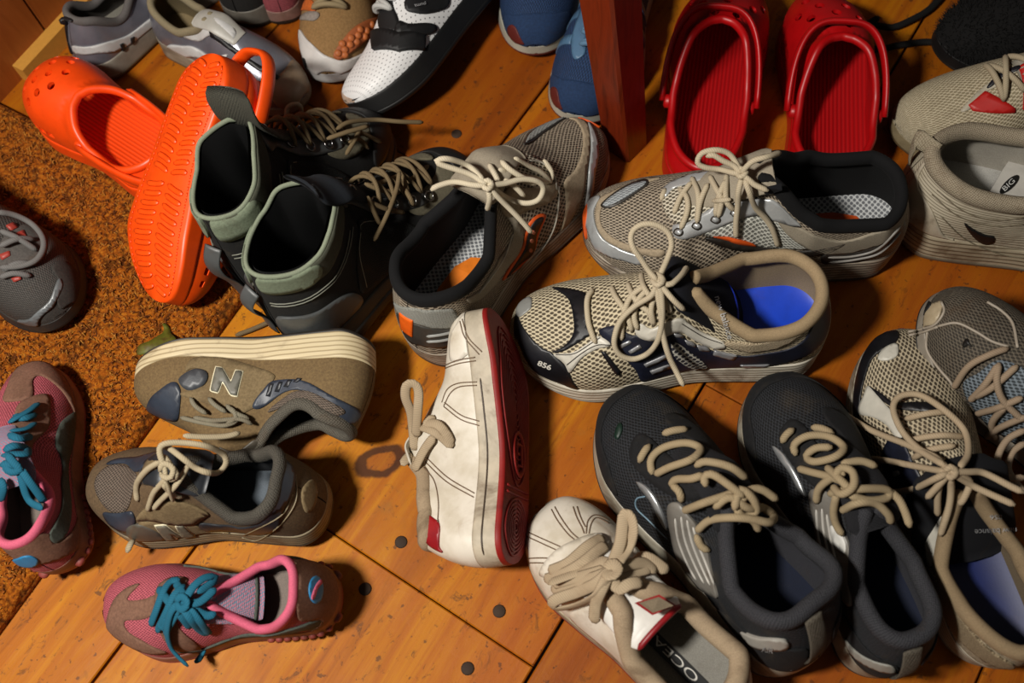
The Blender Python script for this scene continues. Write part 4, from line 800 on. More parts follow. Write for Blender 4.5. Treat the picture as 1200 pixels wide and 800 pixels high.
def runnerB():
    S, me, tan, sil, lt, blk, org, gry, dk = grey_orange('runnerB', 'dirty grey mesh running shoe with orange toe tip in front of the red clogs')
    S.panel('toe_rand', [(684,250),(691,243),(698,243),(691,258),(693,275),(701,290),(716,300),(735,308),(750,313),(746,321),(725,316),(702,308),(691,300),(685,285),(681,268)], sil, .0016)
    S.panel('toe_trim', [(698,244),(712,236),(735,226),(752,221),(768,220),(752,226),(722,238),(703,250),(698,262),(700,276),(712,289),(732,298),(752,303),(772,304),(770,312),(750,310),(722,302),(703,291),(694,276),(693,257)], tan, .0011)
    S.panel('toe_bumper', [(676,264),(680,252),(684,251),(684,262),(682,278),(681,292),(677,282)], org, .002)
    o = S.panel('reflector_frame', [(699,252),(713,239),(732,228),(751,222.5),(754,228),(742,237),(722,250),(706,256)], dk, .0014)
    S.panel('reflector', [(702,251.5),(714,241),(732,230.5),(750,225),(751,228),(741,235.5),(722,247),(707,253.5)], M('mesh', 'a6abad', '7a8084', scale=.8), .0022)
    S.panel('throat_mesh', [(771,244),(782,229),(801,227),(826,223),(850,219),(856,240),(850,248),(827,256),(801,272),(786,272),(775,261)], lt, .0008)
    S.panel('eyestay', [(784,275),(801,272),(827,256),(857,246),(886,244),(902,246),(920,262),(933,276),(902,269),(872,264),(850,271),(822,283),(797,291),(785,288)], sil, .002)
    S.panel('eyestay', [(770,238),(782,225),(812,215),(848,213),(880,205),(882,211),(850,219),(820,223),(800,228),(784,233),(775,243)], sil, .0018)
    for x, y in ((790,283), (811.5,275.6), (833,268), (855,260)):
        e = S.panel('eyelet', [(x-6,y+1),(x-2,y-5),(x+5,y-3),(x+6,y+2),(x+1,y+5)], dk, .0026, step=.003)
        S.panel('eyelet_plate', [(x-4,y+.5),(x-1.5,y-3),(x+3.5,y-2),(x+4,y+1.5),(x+.5,y+3)], sil, .0032, step=.003)
    S.panel('side_mesh', [(820,286),(850,273),(872,266),(902,271),(933,279),(950,298),(940,303),(900,302),(870,297),(850,293)], M('mesh', 'c4c4ba', '70706a', scale=.85, grime=.2), .001)
    S.panel('side_flash', [(820,290),(845,291),(872,296),(900,303),(930,305),(965,300),(985,296),(960,308),(920,311),(880,306),(845,301)], dk, .0016)
    S.panel('flash_edge', [(830,288),(848,288),(872,294),(880,299),(858,296)], org, .0022)
    S.panel('collar_panel', [(905,268),(929,276),(951,287),(985,293),(1017,284),(1042,262),(1053,246),(1053,268),(1022,298),(994,306),(962,308),(938,300)], gry, .0016, heel=True)
    S.panel('heel_band', [(960,309),(994,307),(1022,299),(1052,270),(1053,284),(1030,306),(1000,320),(962,326)], dk, .0012, heel=True)
    for q in ([(965,313),(996,311),(1024,302),(1050,276)], [(965,319),(998,315),(1026,307),(1050,283)]): mb = MB(); S.tube_on(mb, q, .0016, .001, .002); mb.build('heel_piping', M('plain', '8a8680', grime=.3), S.root)
    S.tongue(gry, t0=.12, ext=.034, wd=.019, wd2=.023, drop=.12)
    S.panel('heel_logo', [(1,1)]*3, org) if 0 else None
    ins = MB(); P = [insole(S.p, np.array([tau_of(a)]), np.array([b]))[0] + [0, 0, .0012] for a, b in ((.1,.0),(.13,.35),(.2,.5),(.3,.5),(.36,.3),(.38,0),(.36,-.3),(.3,-.5),(.2,-.5),(.13,-.35))]; ins.add(S.q(np.array(P)), [tuple(range(10))]); ins.build('insole_logo', org, S.root, smooth=False)
    K = (863,215,.022)
    laces(S, CREAM, [[(805,219,.001),(812,236),(813,256),(811,273,.001)], [(826,217,.001),(834,233),(840,246),(836,266,.001)], [(846,215,.001),(845,232),(846,248),(855,258,.001)], [(824,226),(815,248),(811,271,.001)], [(845,222),(836,244),(833,265,.001)], [(829,247,.006),(840,246,.006),(851,245,.006)], [(790,232,.001),(799,242),(800,258),(792,280,.001)], [(774,232,.001),(769,246,.002)], [(805,224),(792,242),(784,262,.001)],
        [K,(854,214,.024),(839,210,.028),(822,208,.03),(812,202,.032),(817,191,.036),(833,187,.038),(848,191,.034),(857,202,.028),K], [K,(855,206,.028),(842,200,.03),(830,193,.032),(822,195,.03)],
        [K,(870,206,.03),(879,199,.034),(894,195,.03),(909,190,.026)], [K,(872,222,.02),(879,228,.016),(895,235,.012)], [(864,219,.02),(860,235,.016),(859,252,.012),(857,272,.008),(857,290,.005)], [(867,221,.02),(873,238,.014),(880,255,.01),(892,268,.007),(900,281,.005),(906,300,.004)], [(857,213,.02),(863,219,.024),(869,213,.022),(863,209,.024),(857,213,.02)]], .0027)
    lab = MB(); 
    for P in [[S.w3(x, y, l)[0] for x, y, l in ((889,231,.012),(910,226,.012),(911,234,.012),(891,240,.012))]]: lab.add(P + [p - np.array([0, 0, .001]) for p in P], [(0, 1, 2, 3), (7, 6, 5, 4), (0, 4, 5, 1), (1, 5, 6, 2), (2, 6, 7, 3), (3, 7, 4, 0)])
    lab.build('tongue_tab', M('cloth', '0c0d12', grime=0), S.root, smooth=False)
runnerB()
def runnerA():
    S, me, tan, sil, lt, blk, org, gry, dk = grey_orange('runnerA', 'dirty grey mesh running shoe with orange heel patch, its toe pointing at the table leg')
    c6 = lambda p: cr((560,130), 5, p); c5 = lambda p: cr((450,240), 4, p)
    S.panel('reflector_frame', c6([(262,236),(294,176),(374,104),(480,48),(512,60),(455,124),(364,186),(290,234)]), dk, .0014)
    S.panel('reflector', c6([(276,226),(304,182),(384,114),(478,60),(500,67),(448,118),(358,178),(292,224)]), M('mesh', '9a9c98', '7a7c7a', scale=.8), .0022)
    S.panel('toe_trim', [(666,138),(680,146),(688,156),(690,180),(686,210),(680,242),(672,278),(664,292),(660,282),(662,250),(660,222),(672,208),(680,190),(682,166),(674,150)], tan, .0012)
    S.panel('toe_rand', [(688,152),(697,168),(699,190),(695,212),(690,244),(684,246),(688,210),(691,180)], sil, .002)
    S.panel('toe_bumper', [(678,138),(690,142),(703,156),(694,154),(684,145)], org, .002)
    S.panel('throat_mesh', [(584,196),(606,187),(628,192),(640,203),(645,218),(630,224),(605,219),(582,216)], lt, .0008)
    S.panel('eyestay', [(588,236),(610,228),(632,226),(650,222),(653,232),(640,246),(612,256),(594,262),(584,250)], tan, .0016)
    S.panel('collar_panel', [(592,262),(600,275),(594,298),(578,322),(562,346),(545,358),(556,362),(580,340),(604,308),(612,282),(606,262)], gry, .0012)
    S.panel('logo_edge', c5([(752,78),(704,86),(658,160),(634,244),(548,384),(622,330),(698,268),(718,172)]), org, .0014)
    S.panel('logo', c5([(740,90),(704,98),(666,168),(644,250),(566,370),(618,318),(688,258),(706,170)]), M('leather', '0c0a0a', '161212', grime=.1), .0022)
    for x, y in ((622.5,279), (620.5,289), (619,300)): S.panel('logo_dot', [(x+2.4*math.cos(a), y+2.6*math.sin(a)) for a in np.arange(8)*.785], M('plain', 'b86a50', grime=0), .0028, step=.002)
    seams(S, [[(654,226),(654,245),(650,270),(640,292),(620,318)], [(600,282),(590,310),(574,334),(560,352)], [(620,196),(634,198),(648,212),(652,230)]], M('plain', 'b8b2a4', grime=.2), .001)
    S.panel('heel_panel', [(462,362),(480,368),(500,371),(522,370),(532,372),(535,388),(515,392),(495,389),(477,382),(465,372)], M('weave', '9c9c94', '70706a'), .0014, heel=True)
    S.panel('heel_counter', [(465,374),(477,383),(497,390),(520,393),(535,392),(535,408),(497,413),(478,406),(468,392)], M('leather', '3a3834', '2c2a28', grime=.2), .0012, heel=True)
    S.panel('heel_patch', [(469,373),(484,382),(482,402),(471,392)], M('rubber', 'f0661a', grime=.1, rough=.35), .0024, heel=True, smooth=False)
    mb = MB(); S.tube_on(mb, [(499,402),(515,400),(532,396)], .0018, .0012, .0022); S.tube_on(mb, [(499,408),(515,407),(534,403)], .0018, .0012, .0022); mb.build('heel_piping', M('plain', '8a8a86', grime=.2), S.root)
    S.tongue(gry, t0=.12, ext=.035, wd=.02, wd2=.026, drop=.1)
    ins = MB(); P = [insole(S.p, np.array([tau_of(a)]), np.array([b]))[0] + [0, 0, .0012] for a, b in ((.1,.0),(.13,.35),(.2,.5),(.3,.5),(.36,.3),(.38,0),(.36,-.3),(.3,-.5),(.2,-.5),(.13,-.35))]; ins.add(S.q(np.array(P)), [tuple(range(10))]); ins.build('insole_logo', M('rubber', 'e07818', grime=.1), S.root, smooth=False)
    K = (570,225,.02)
    laces(S, M('lace', 'cbbfa6', grime=.25), [[(572,200,.002),(578,210,.006),(584,222,.006)], [(586,196,.002),(596,206),(612,216),(628,224,.002)], [(584,206,.004),(600,212,.006),(622,217,.006),(642,222,.002)], [(602,193,.002),(618,202),(634,210),(645,222,.002)], [(636,195,.004),(645,208,.004),(645,221,.002)], [(590,218,.006),(602,226,.006),(614,238,.004)],
        [K,(590,223,.016),(610,218,.014),(628,220,.012),(636,228,.01),(630,242,.008),(614,246,.009),(594,240,.012),(577,229,.018)], [K,(552,213,.024),(532,206,.026),(514,200,.028),(511,196,.028),(524,194,.03),(548,202,.026),(566,219,.022)], [K,(555,225,.02),(532,221,.022),(512,226,.022),(504,231,.022)],
        [K,(580,236,.014),(592,248,.01),(605,261,.007),(616,273,.004),(622,281,.003)], [K,(573,240,.012),(570,254,.008)], [(564,223,.018),(570,230,.022),(576,224,.02),(570,219,.022),(564,223,.018)]], .0027)
runnerA()
# ---- black trail runners
def black(key, label, px_panel, stripes, runs, seam_px, extra):
    S = Shoe('running_shoe', key, 'run', label, group='black running shoes with thick tan laces' if 0 else None)
    blk = M('suede', '18181a', '0f0f10', grime=.3, gcol='4a4030'); me = M('mesh', '26282c', '0a0a0c', scale=.7, grime=.3, gcol='4a4032'); gry = M('leather', '77736c', '68645e', grime=.3); sil = M('plain', 'a5a7a8', rough=.3, grime=.2, metal=.5)
    basic(S, me, M('foam', '9a9484', grime=.6), M('rubber', '1a1918', grime=.4), M('weave', '3c3c42', '26262b', grime=.1), M('cloth', '141a2c', grime=.1), M('weave', '37373b', '212125', grime=.2), .007, rh=.009)
    S.panel('toe_cap', [(.995,-.98),(.93,-.98),(.80,-.98),(.72,-.9),(.80,-.72),(.9,-.66),(.945,-.3),(.95,0),(.945,.3),(.9,.66),(.80,.72),(.72,.9),(.80,.98),(.93,.98),(.995,.98)], blk, .0014, px=False)
    for sg in (1, -1):
        S.panel('eyestay', [(.80,sg*.2),(.76,sg*.42),(.64,sg*.5),(.54,sg*.45),(.5,sg*.3),(.56,sg*.22),(.68,sg*.16),(.76,sg*.12)], blk, .0016, px=False)
        S.panel('heel_counter', [(.01,sg*.97),(.12,sg*.97),(.26,sg*.97),(.22,sg*.7),(.12,sg*.5),(.01,sg*.5)], blk, .0014, px=False)
    S.panel('quarter_panel', px_panel, gry, .0022)
    mb = MB()
    for q in stripes: S.tube_on(mb, q, .0012, .0008, .003)
    mb.build('quarter_stripe', M('plain', 'b4b0a8', grime=.2), S.root)
    extra(S, sil, gry)
    S.tongue(M('weave', '1c1c20', '101013', grime=.1), t0=.2, ext=.03, wd=.02, wd2=.026, drop=.35)
    laces(S, M('lace', '9c8a6c', grime=.3), runs, .0034, lift=.006)
    return S
c5b = lambda p: cr((660,420), 2.106, p); c6b = lambda p: cr((860,420), 2.106, p)
def exA(S, sil, gry):
    S.panel('silver_flash', [(739,552),(752,560),(766,582),(775,608),(768,600),(757,578),(745,562)], sil, .002)
    mb = MB(); S.tube_on(mb, [(748,570),(738,573),(738,584),(752,598),(774,620)], .0008, .0006, .0016); mb.build('swoosh', M('plain', '6a8494', grime=0), S.root)
    S.panel('heel_strip', [(862,727),(890,735),(912,737),(914,746),(892,748),(872,742)], M('plain', '9a968e', grime=.2), .0024, heel=True)
    S.panel('paint_smear', [(713,500),(716,488),(720,484),(722,492),(717,503)], M('plain', '10281e', grime=0), .0018)
    S.text('AIR', (884,752), (9,1.5), (1,-8), M('plain', '9a9a9a', grime=0), lift=.003)
    mb = MB(); up = [S.q.R @ np.array([-1, 0, .3])]*99; a = [S.U(np.array([tau_of(.004)]), np.array([v]), o)[0] for v, o in ((.02,.004),(.2,.007),(.4,.008),(.6,.006),(.72,.002))]; P = resample(spline(a, 6), .004); mb.tube(P, .009, .0012, 10, up[:len(P)] if len(P) < 99 else None, taper=False); mb.build('pull_tab', M('weave', '5e574c', '4a443a'), S.root)
def exB(S, sil, gry):
    S.panel('silver_flash', [(905,520),(918,530),(934,556),(944,580),(936,572),(924,550),(912,534)], sil, .002)
    S.panel('white_patch', [(974,612),(986,622),(992,634),(991,646),(982,640),(976,628)], M('plain', 'c8c6c0', grime=.1), .003)
    S.panel('heel_strip', [(990,745),(1012,765),(1042,775),(1046,783),(1020,778),(996,760)], M('plain', '8a8880', grime=.2), .0024, heel=True)
    mb = MB(); up = [S.q.R @ np.array([-1, 0, .3])]*99; a = [S.U(np.array([tau_of(.004)]), np.array([v]), o)[0] for v, o in ((.02,.004),(.2,.007),(.4,.008),(.6,.006),(.72,.002))]; P = resample(spline(a, 6), .004); mb.tube(P, .009, .0012, 10, up[:len(P)] if len(P) < 99 else None, taper=False); mb.build('pull_tab', M('weave', '5e574c', '4a443a'), S.root)
black('blackA', 'black running shoe with thick tan laces, the one beside the white sneaker', [(776,581),(788,577),(800,592),(812,612),(822,629),(825,648),(834,688),(809,678),(789,645),(779,612)],
    [[(783,596),(787,622),(798,650),(808,668)], [(790,594),(795,622),(806,650),(817,672)], [(797,598),(803,624),(813,650),(824,674)], [(804,606),(811,628),(819,648),(829,674)]],
    [c5b(p) for p in ([(170,232,.003),(182,208,.006),(197,188,.005)], [(228,162,.003),(256,153,.006),(290,150,.003)], [(203,262,.004),(200,225,.007),(230,196,.009),(285,184,.009),(322,198,.007),(300,224,.009),(245,244,.009),(210,262,.006)], [(248,290,.004),(262,274,.008),(300,272,.008),(330,262,.009)], [(308,242,.006),(335,230,.009),(395,243,.008),(436,272,.005)], [(280,352,.004),(330,332,.009),(385,314,.011),(420,300,.014)],
        [(312,402,.004),(345,375,.008),(400,368,.01),(450,372,.012),(492,380,.008),(502,362,.008),(470,340,.012)], [(335,292,.012),(332,268,.014),(352,262,.016),(392,288,.016),(430,318,.018)], [(420,330,.018),(445,300,.02),(475,300,.016),(512,325,.008)], [(405,350,.014),(420,300,.02),(450,320,.02),(460,352,.018),(430,365,.016),(408,345,.014)], [(355,345,.01),(395,318,.016),(440,345,.018),(480,342,.014)], [(430,362,.016),(456,380,.012),(466,402,.008)], [(275,330,.004),(270,305,.006),(250,285,.004)], [(310,410,.003),(325,440,.004),(345,450,.003)])], None, exA)
black('blackB', 'black running shoe with thick tan laces, the one beside the navy runner', c6b([(185,330),(228,322),(262,405),(282,450),(288,520),(288,605),(258,575),(228,535),(205,450)]),
    [c6b(p) for p in ([(200,368),(205,430),(222,500)], [(214,366),(220,430),(240,510)], [(226,380),(236,440),(254,515)])],
    [c6b(p) for p in ([(115,203,.003),(126,184,.006),(145,168,.004)], [(188,165,.003),(215,168,.006),(243,182,.003)], [(150,235,.005),(146,208,.008),(180,186,.01),(232,188,.01),(268,214,.008),(246,238,.01),(195,250,.01),(176,236,.009),(200,216,.01),(240,214,.01)], [(155,266,.005),(190,276,.01),(230,286,.013),(270,300,.016)], [(262,255,.01),(310,248,.009),(350,262,.005)], [(200,352,.004),(206,318,.008),(235,292,.014),(270,278,.018)], [(250,330,.014),(243,372,.008),(250,405,.005),(266,432,.003)],
        [(230,330,.01),(290,318,.014),(372,318,.01),(376,338,.008),(330,345,.01),(280,332,.014)], [(262,372,.008),(300,352,.012),(345,352,.01),(378,380,.006),(384,402,.003)], [(245,290,.018),(262,265,.02),(290,275,.02),(292,310,.02),(262,330,.018),(240,310,.018)], [(225,262,.012),(255,290,.018),(290,325,.018)], [(372,318,.006),(402,340,.005),(420,375,.004),(432,412,.003)])], None, exB)
# ---- navy partner on the right
def navyR():
    S = Shoe('running_shoe', 'navyR', 'run', 'white and navy running shoe half under a brown-grey runner', mir=1)
    nav = M('leather', '10131f', '1a2036', grime=.15); blk = M('leather', '0b0b0f', '15151a', grime=.15); wh = M('leather', 'c4c0b4', grime=.3); c7 = lambda p: cr((1000,330), 2.665, p)
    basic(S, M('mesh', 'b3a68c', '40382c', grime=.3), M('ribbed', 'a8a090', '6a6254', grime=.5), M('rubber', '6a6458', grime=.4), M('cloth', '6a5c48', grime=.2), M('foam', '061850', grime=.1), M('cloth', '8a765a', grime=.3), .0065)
    S.panel('toe_guard', c7([(30,440),(28,300),(60,200),(110,162),(170,150),(177,182),(105,232),(78,300),(62,400),(52,445)]), blk, .0014)
    S.panel('toe_tip', c7([(120,238),(135,208),(175,190),(180,225),(150,242)]), wh, .0018)
    S.panel('toe_overlay', c7([(92,322),(130,345),(170,372),(250,372),(330,380),(330,410),(250,400),(190,395),(150,380)]), blk, .0012)
    S.panel('side_overlay', c7([(62,402),(78,350),(92,322),(140,375),(200,445),(186,490),(150,445),(110,420)]), wh, .002)
    S.panel('side_panel', c6b([(400,235),(440,182),(475,250),(505,330),(490,420),(508,505),(480,510),(455,420),(425,345)]), nav, .0014)
    for q in ([(418,250),(432,246),(436,256),(422,262)], [(426,275),(442,270),(446,281),(431,287)], [(440,330),(458,326),(462,338),(445,343)], [(452,370),(470,366),(473,378),(456,383)], [(464,420),(480,416),(483,428),(468,432)]): S.panel('silver_bar', c6b(q), M('plain', '9a9a9c', rough=.35, grime=.2, metal=.4), .0024, smooth=False, step=.004)
    S.panel('eyestay', c6b([(512,400),(540,330),(566,335),(560,390),(535,490),(516,505),(508,450)]), wh, .0022)
    S.panel('collar_knit', c6b([(512,510),(530,530),(580,610),(640,690),(716,745),(716,765),(620,715),(560,640),(520,560)]), M('weave', '9a8a6e', '5a4c38'), .0018)
    S.tongue(M('cloth', '090a10', grime=.1), t0=.06, ext=.085, wd=.03, wd2=.046, drop=.3)
    g = M('plain', '8a8a8c', grime=0); S.text('new balance', (1207,616), (-10,0.5), (0.5,9.5), g, lift=.004); S.text('856', (1190,601), (-10,.3), (0.3,8), g, lift=.004)
    K = (1129,551,.025)
    laces(S, M('lace', 'a8957a', grime=.3), [[(1000,480,.03),(1038,503,.014),(1083,521,.016),(1122,543,.022)], [(1004,533,.03),(1030,535,.02),(1056,538,.016),(1092,545,.018),(1125,551,.024)], [(1004,533,.03),(1023,552,.02),(1052,573,.014),(1082,572,.014),(1109,560,.02),(1126,552,.025)],
        [K,(1112,534,.02),(1094,525,.018),(1078,510,.016),(1068,495,.016),(1062,475,.016),(1071,462,.016),(1094,461,.014),(1124,480,.014),(1146,503,.014),(1150,529,.016),(1140,546,.02)], [K,(1150,551,.02),(1168,552,.018),(1200,568,.018),(1215,575,.018)], [K,(1150,564,.016),(1165,572,.014),(1205,590,.014)], [K,(1116,566,.018),(1101,582,.014)], [(1129,556,.02),(1130,572,.014),(1127,595,.008),(1117,626,.004)], [(1121,556,.018),(1115,572,.012),(1114,602,.004)], [(1136,553,.02),(1152,562,.014),(1146,580,.01),(1139,590,.006)],
        [(1072,520,.003),(1090,512,.008),(1120,508,.008),(1145,510,.004)], [(1076,489,.003),(1100,483,.008),(1125,480,.006)], [(1085,535,.003),(1105,525,.008),(1135,520,.006)], [(1122,551,.022),(1129,558,.026),(1136,551,.024),(1129,545,.026),(1122,551,.022)]], .0029)
navyR()
# ---- brown-grey runner resting on it
def greyR():
    S = Shoe('running_shoe', 'greyR', 'run', 'brown-grey mesh running shoe with cream piping, lying on a navy runner')
    c7 = lambda p: cr((1000,330), 2.665, p)
    basic(S, M('mesh', '5c5448', '2a251f', scale=.8, grime=.35), M('foam', '8a8276', grime=.5), M('rubber', '1a1816', grime=.3), M('cloth', '2a2a2c'), M('cloth', '3a3a3c'), M('cloth', '4a443c'), .006)
    S.panel('toe_bumper', c7([(172,165),(178,120),(205,72),(245,40),(255,52),(222,85),(196,128),(186,170)]), M('rubber', '141312', grime=.2), .0022)
    S.panel('toe_patch', c7([(182,135),(205,92),(245,55),(280,42),(284,70),(264,108),(232,118),(205,132)]), M('leather', 'b3a488', '9a8a70', grime=.3), .0018)
    seams(S, [c7([(270,118),(330,108),(390,135),(440,165),(492,182)]), c7([(238,132),(236,190),(270,245),(310,292),(322,322)]), c7([(425,42),(470,70),(505,110),(520,185)]), c7([(178,135),(215,128),(262,112),(290,72),(282,42)]), c7([(180,146),(218,138),(270,120)])], M('plain', '9a8f80', grime=.2), .0013, .001, name='piping')
    S.panel('throat_mesh', c7([(350,305),(400,262),(455,225),(520,240),(590,300),(590,480),(520,540),(455,530),(405,450)]), M('mesh', '6e7880', '2a3034', scale=.8, grime=.2), .0012)
    S.panel('lizard_mark', c7([(350,170),(362,155),(372,172),(380,185),(366,178),(352,186)]), M('plain', '15120f', grime=0), .0012)
    S.tongue(M('cloth', '2c3036'), t0=.2, ext=.03)
    laces(S, M('lace', '94806a', grime=.25), [c7(p) for p in ([(320,312,.003),(365,245,.006),(430,208,.006),(492,186,.003)], [(370,352,.003),(418,300,.007),(462,235,.006)], [(390,392,.003),(460,372,.008),(535,340,.005)], [(462,232,.005),(455,290,.008),(475,350,.008),(540,415,.005)], [(385,340,.004),(440,310,.007),(520,240,.004)], [(420,465,.003),(470,432,.008),(545,400,.006)], [(450,470,.004),(440,420,.007),(480,370,.008)], [(545,440,.01),(490,470,.012),(460,520,.012),(458,560,.012),(490,590,.012),(545,590,.014)], [(545,480,.01),(505,510,.012),(490,560,.012),(510,600,.012),(545,640,.012)])], .003)
greyR()
# ---- white skate sneakers with red trim
def skate(key, label):
    S = Shoe('sneaker', key, 'canvas', label); wh = M('leather', 'd2cabc', 'bdb3a0', grime=.3, gcol='7a5c3c')
    return S, wh, M('leather', '8e1016', '78101a', grime=.15), M('lace', 'a8957a', grime=.3), M('plain', '6a5440', grime=0)
def canvasW():
    S, wh, red, lc, th = skate('canvasW', 'scuffed white leather sneaker with wide tan laces beside the black running shoe'); c4 = lambda p: cr((560,540), 3.076, p)
    basic(S, wh, M('rubber', 'a49880', grime=.55), M('rubber', '7a1812', grime=.3), M('cloth', 'a89a84', grime=.25), M('cloth', '85827a', grime=.2), M('cloth', 'a48f74', grime=.35), .0085, rh=.0085)
    seams(S, [c4(p) for p in ([(150,272),(200,295),(250,318),(298,340)], [(158,258),(210,282),(262,305),(305,325)], [(152,352),(200,350),(250,352)], [(156,368),(205,368),(248,372)], [(240,175),(262,215),(298,262),(330,290)], [(252,166),(276,208),(310,255),(340,282)], [(318,166),(332,205),(350,240),(358,262)], [(332,165),(346,205),(362,238)], [(365,262),(372,215),(400,195),(450,215)], [(375,262),(384,225),(404,205),(448,226)])] , th, .0006)
    S.panel('heel_panel', c4([(846,640),(862,610),(900,740),(905,810),(850,810),(838,760),(850,700)]), red, .0016, heel=True)
    S.panel('eyestay', c4([(250,330),(330,285),(420,265),(450,300),(420,350),(330,390),(240,420),(200,405)]), wh, .0018)
    for sg in (1, -1): S.panel('quarter_panel', [(.62,sg*.9),(.60,sg*.5),(.56,sg*.22),(.66,sg*.16),(.44,sg*.3),(.2,sg*.3),(.04,sg*.25),(.02,sg*.6),(.03,sg*.95),(.3,sg*.95)], wh, .0013, px=False)
    S.tongue(M('leather', 'd8d4cc', grime=.15), t0=.06, ext=.08, wd=.026, wd2=.039, drop=.34, th=.005)
    mb = MB(); S.tongue_edge(mb, .0026, -1, .001); mb.build('tongue_trim', red, S.root)
    def plate(nm, q, m, l, off=.001):
        b = MB(); P = [S.w3(x, y, l)[0] for x, y in q]; n = len(P); b.add(P + [p - np.array([0, 0, .0008]) for p in P], [tuple(range(n)), tuple(range(n, 2*n))[::-1]] + [(i, n+i, n+(i+1) % n, (i+1) % n) for i in range(n)]); return b.build(nm, m, S.root, smooth=False)
    plate('tongue_label_edge', c4([(540,512),(628,482),(692,522),(604,556)]), red, .016); plate('tongue_label', c4([(555,512),(627,490),(680,522),(606,548)]), M('cloth', '7a6c58'), .017)
    def on_insole(t, q): return S.q(insole(S.p, np.array([tau_of(t)]), np.array([q]))[0] + np.array([0, 0, .0012]))
    b = MB(); P = [on_insole(a, c) for a, c in ((.14,-.16),(.46,-.16),(.46,.2),(.14,.2))]; b.add(P, [(0, 1, 2, 3)]); b.build('insole_label', M('plain', '0a0a0a', grime=0), S.root, smooth=False)
    cu = bpy.data.curves.new('t', 'FONT'); cu.body = 'OCEAN'; to = bpy.data.objects.new('t', cu); COL.objects.link(to); me = to.to_mesh(); V = np.array([v.co for v in me.vertices]); F = [tuple(p.vertices) for p in me.polygons]; to.to_mesh_clear(); bpy.data.objects.remove(to); bpy.data.curves.remove(cu)
    w = V[:, 0].max(); S.obj('lettering', [on_insole(.17 + v[0]/w*.26, -.1 + v[1]*.3) + np.array([0, 0, .0006]) for v in V], F, M('plain', 'c8c4bc', grime=0), None, None, False)
    K = (708,668,.022)
    laces(S, lc, [c4([(440,300,.008),(400,330,.01),(350,370,.012),(290,405,.01),(215,430,.006)]), c4([(430,275,.006),(370,310,.01),(300,370,.01),(230,400,.006)]), c4([(455,395,.02),(420,360,.018),(340,400,.014),(230,440,.008)]), [K,(712,655,.022),(719,636,.024),(722,612,.024),(724,602,.026),(731,606,.028),(734,622,.028),(728,642,.026),(714,662,.024)], [K,(690,684,.018),(668,694,.016),(645,702,.012),(638,708,.01),(645,713,.01),(667,709,.014),(690,698,.016),(705,680,.02)], [K,(697,690,.018),(690,708,.012),(688,730,.006)], [K,(728,662,.016),(748,660,.01),(762,670,.006)], [K,(716,690,.014),(730,684,.012),(745,682,.008)], [(638,690,.008),(660,684,.012),(690,676,.018),K], [(640,684,.008),(672,676,.014),(700,668,.02)], [(700,668,.02),(708,676,.024),(716,668,.022),(709,660,.024),(700,668,.02)], c4([(470,420,.014),(540,400,.01),(600,385,.006)]), c4([(540,355,.006),(590,350,.008),(660,400,.004)])], .0052, .0016, lift=.008)
canvasW()
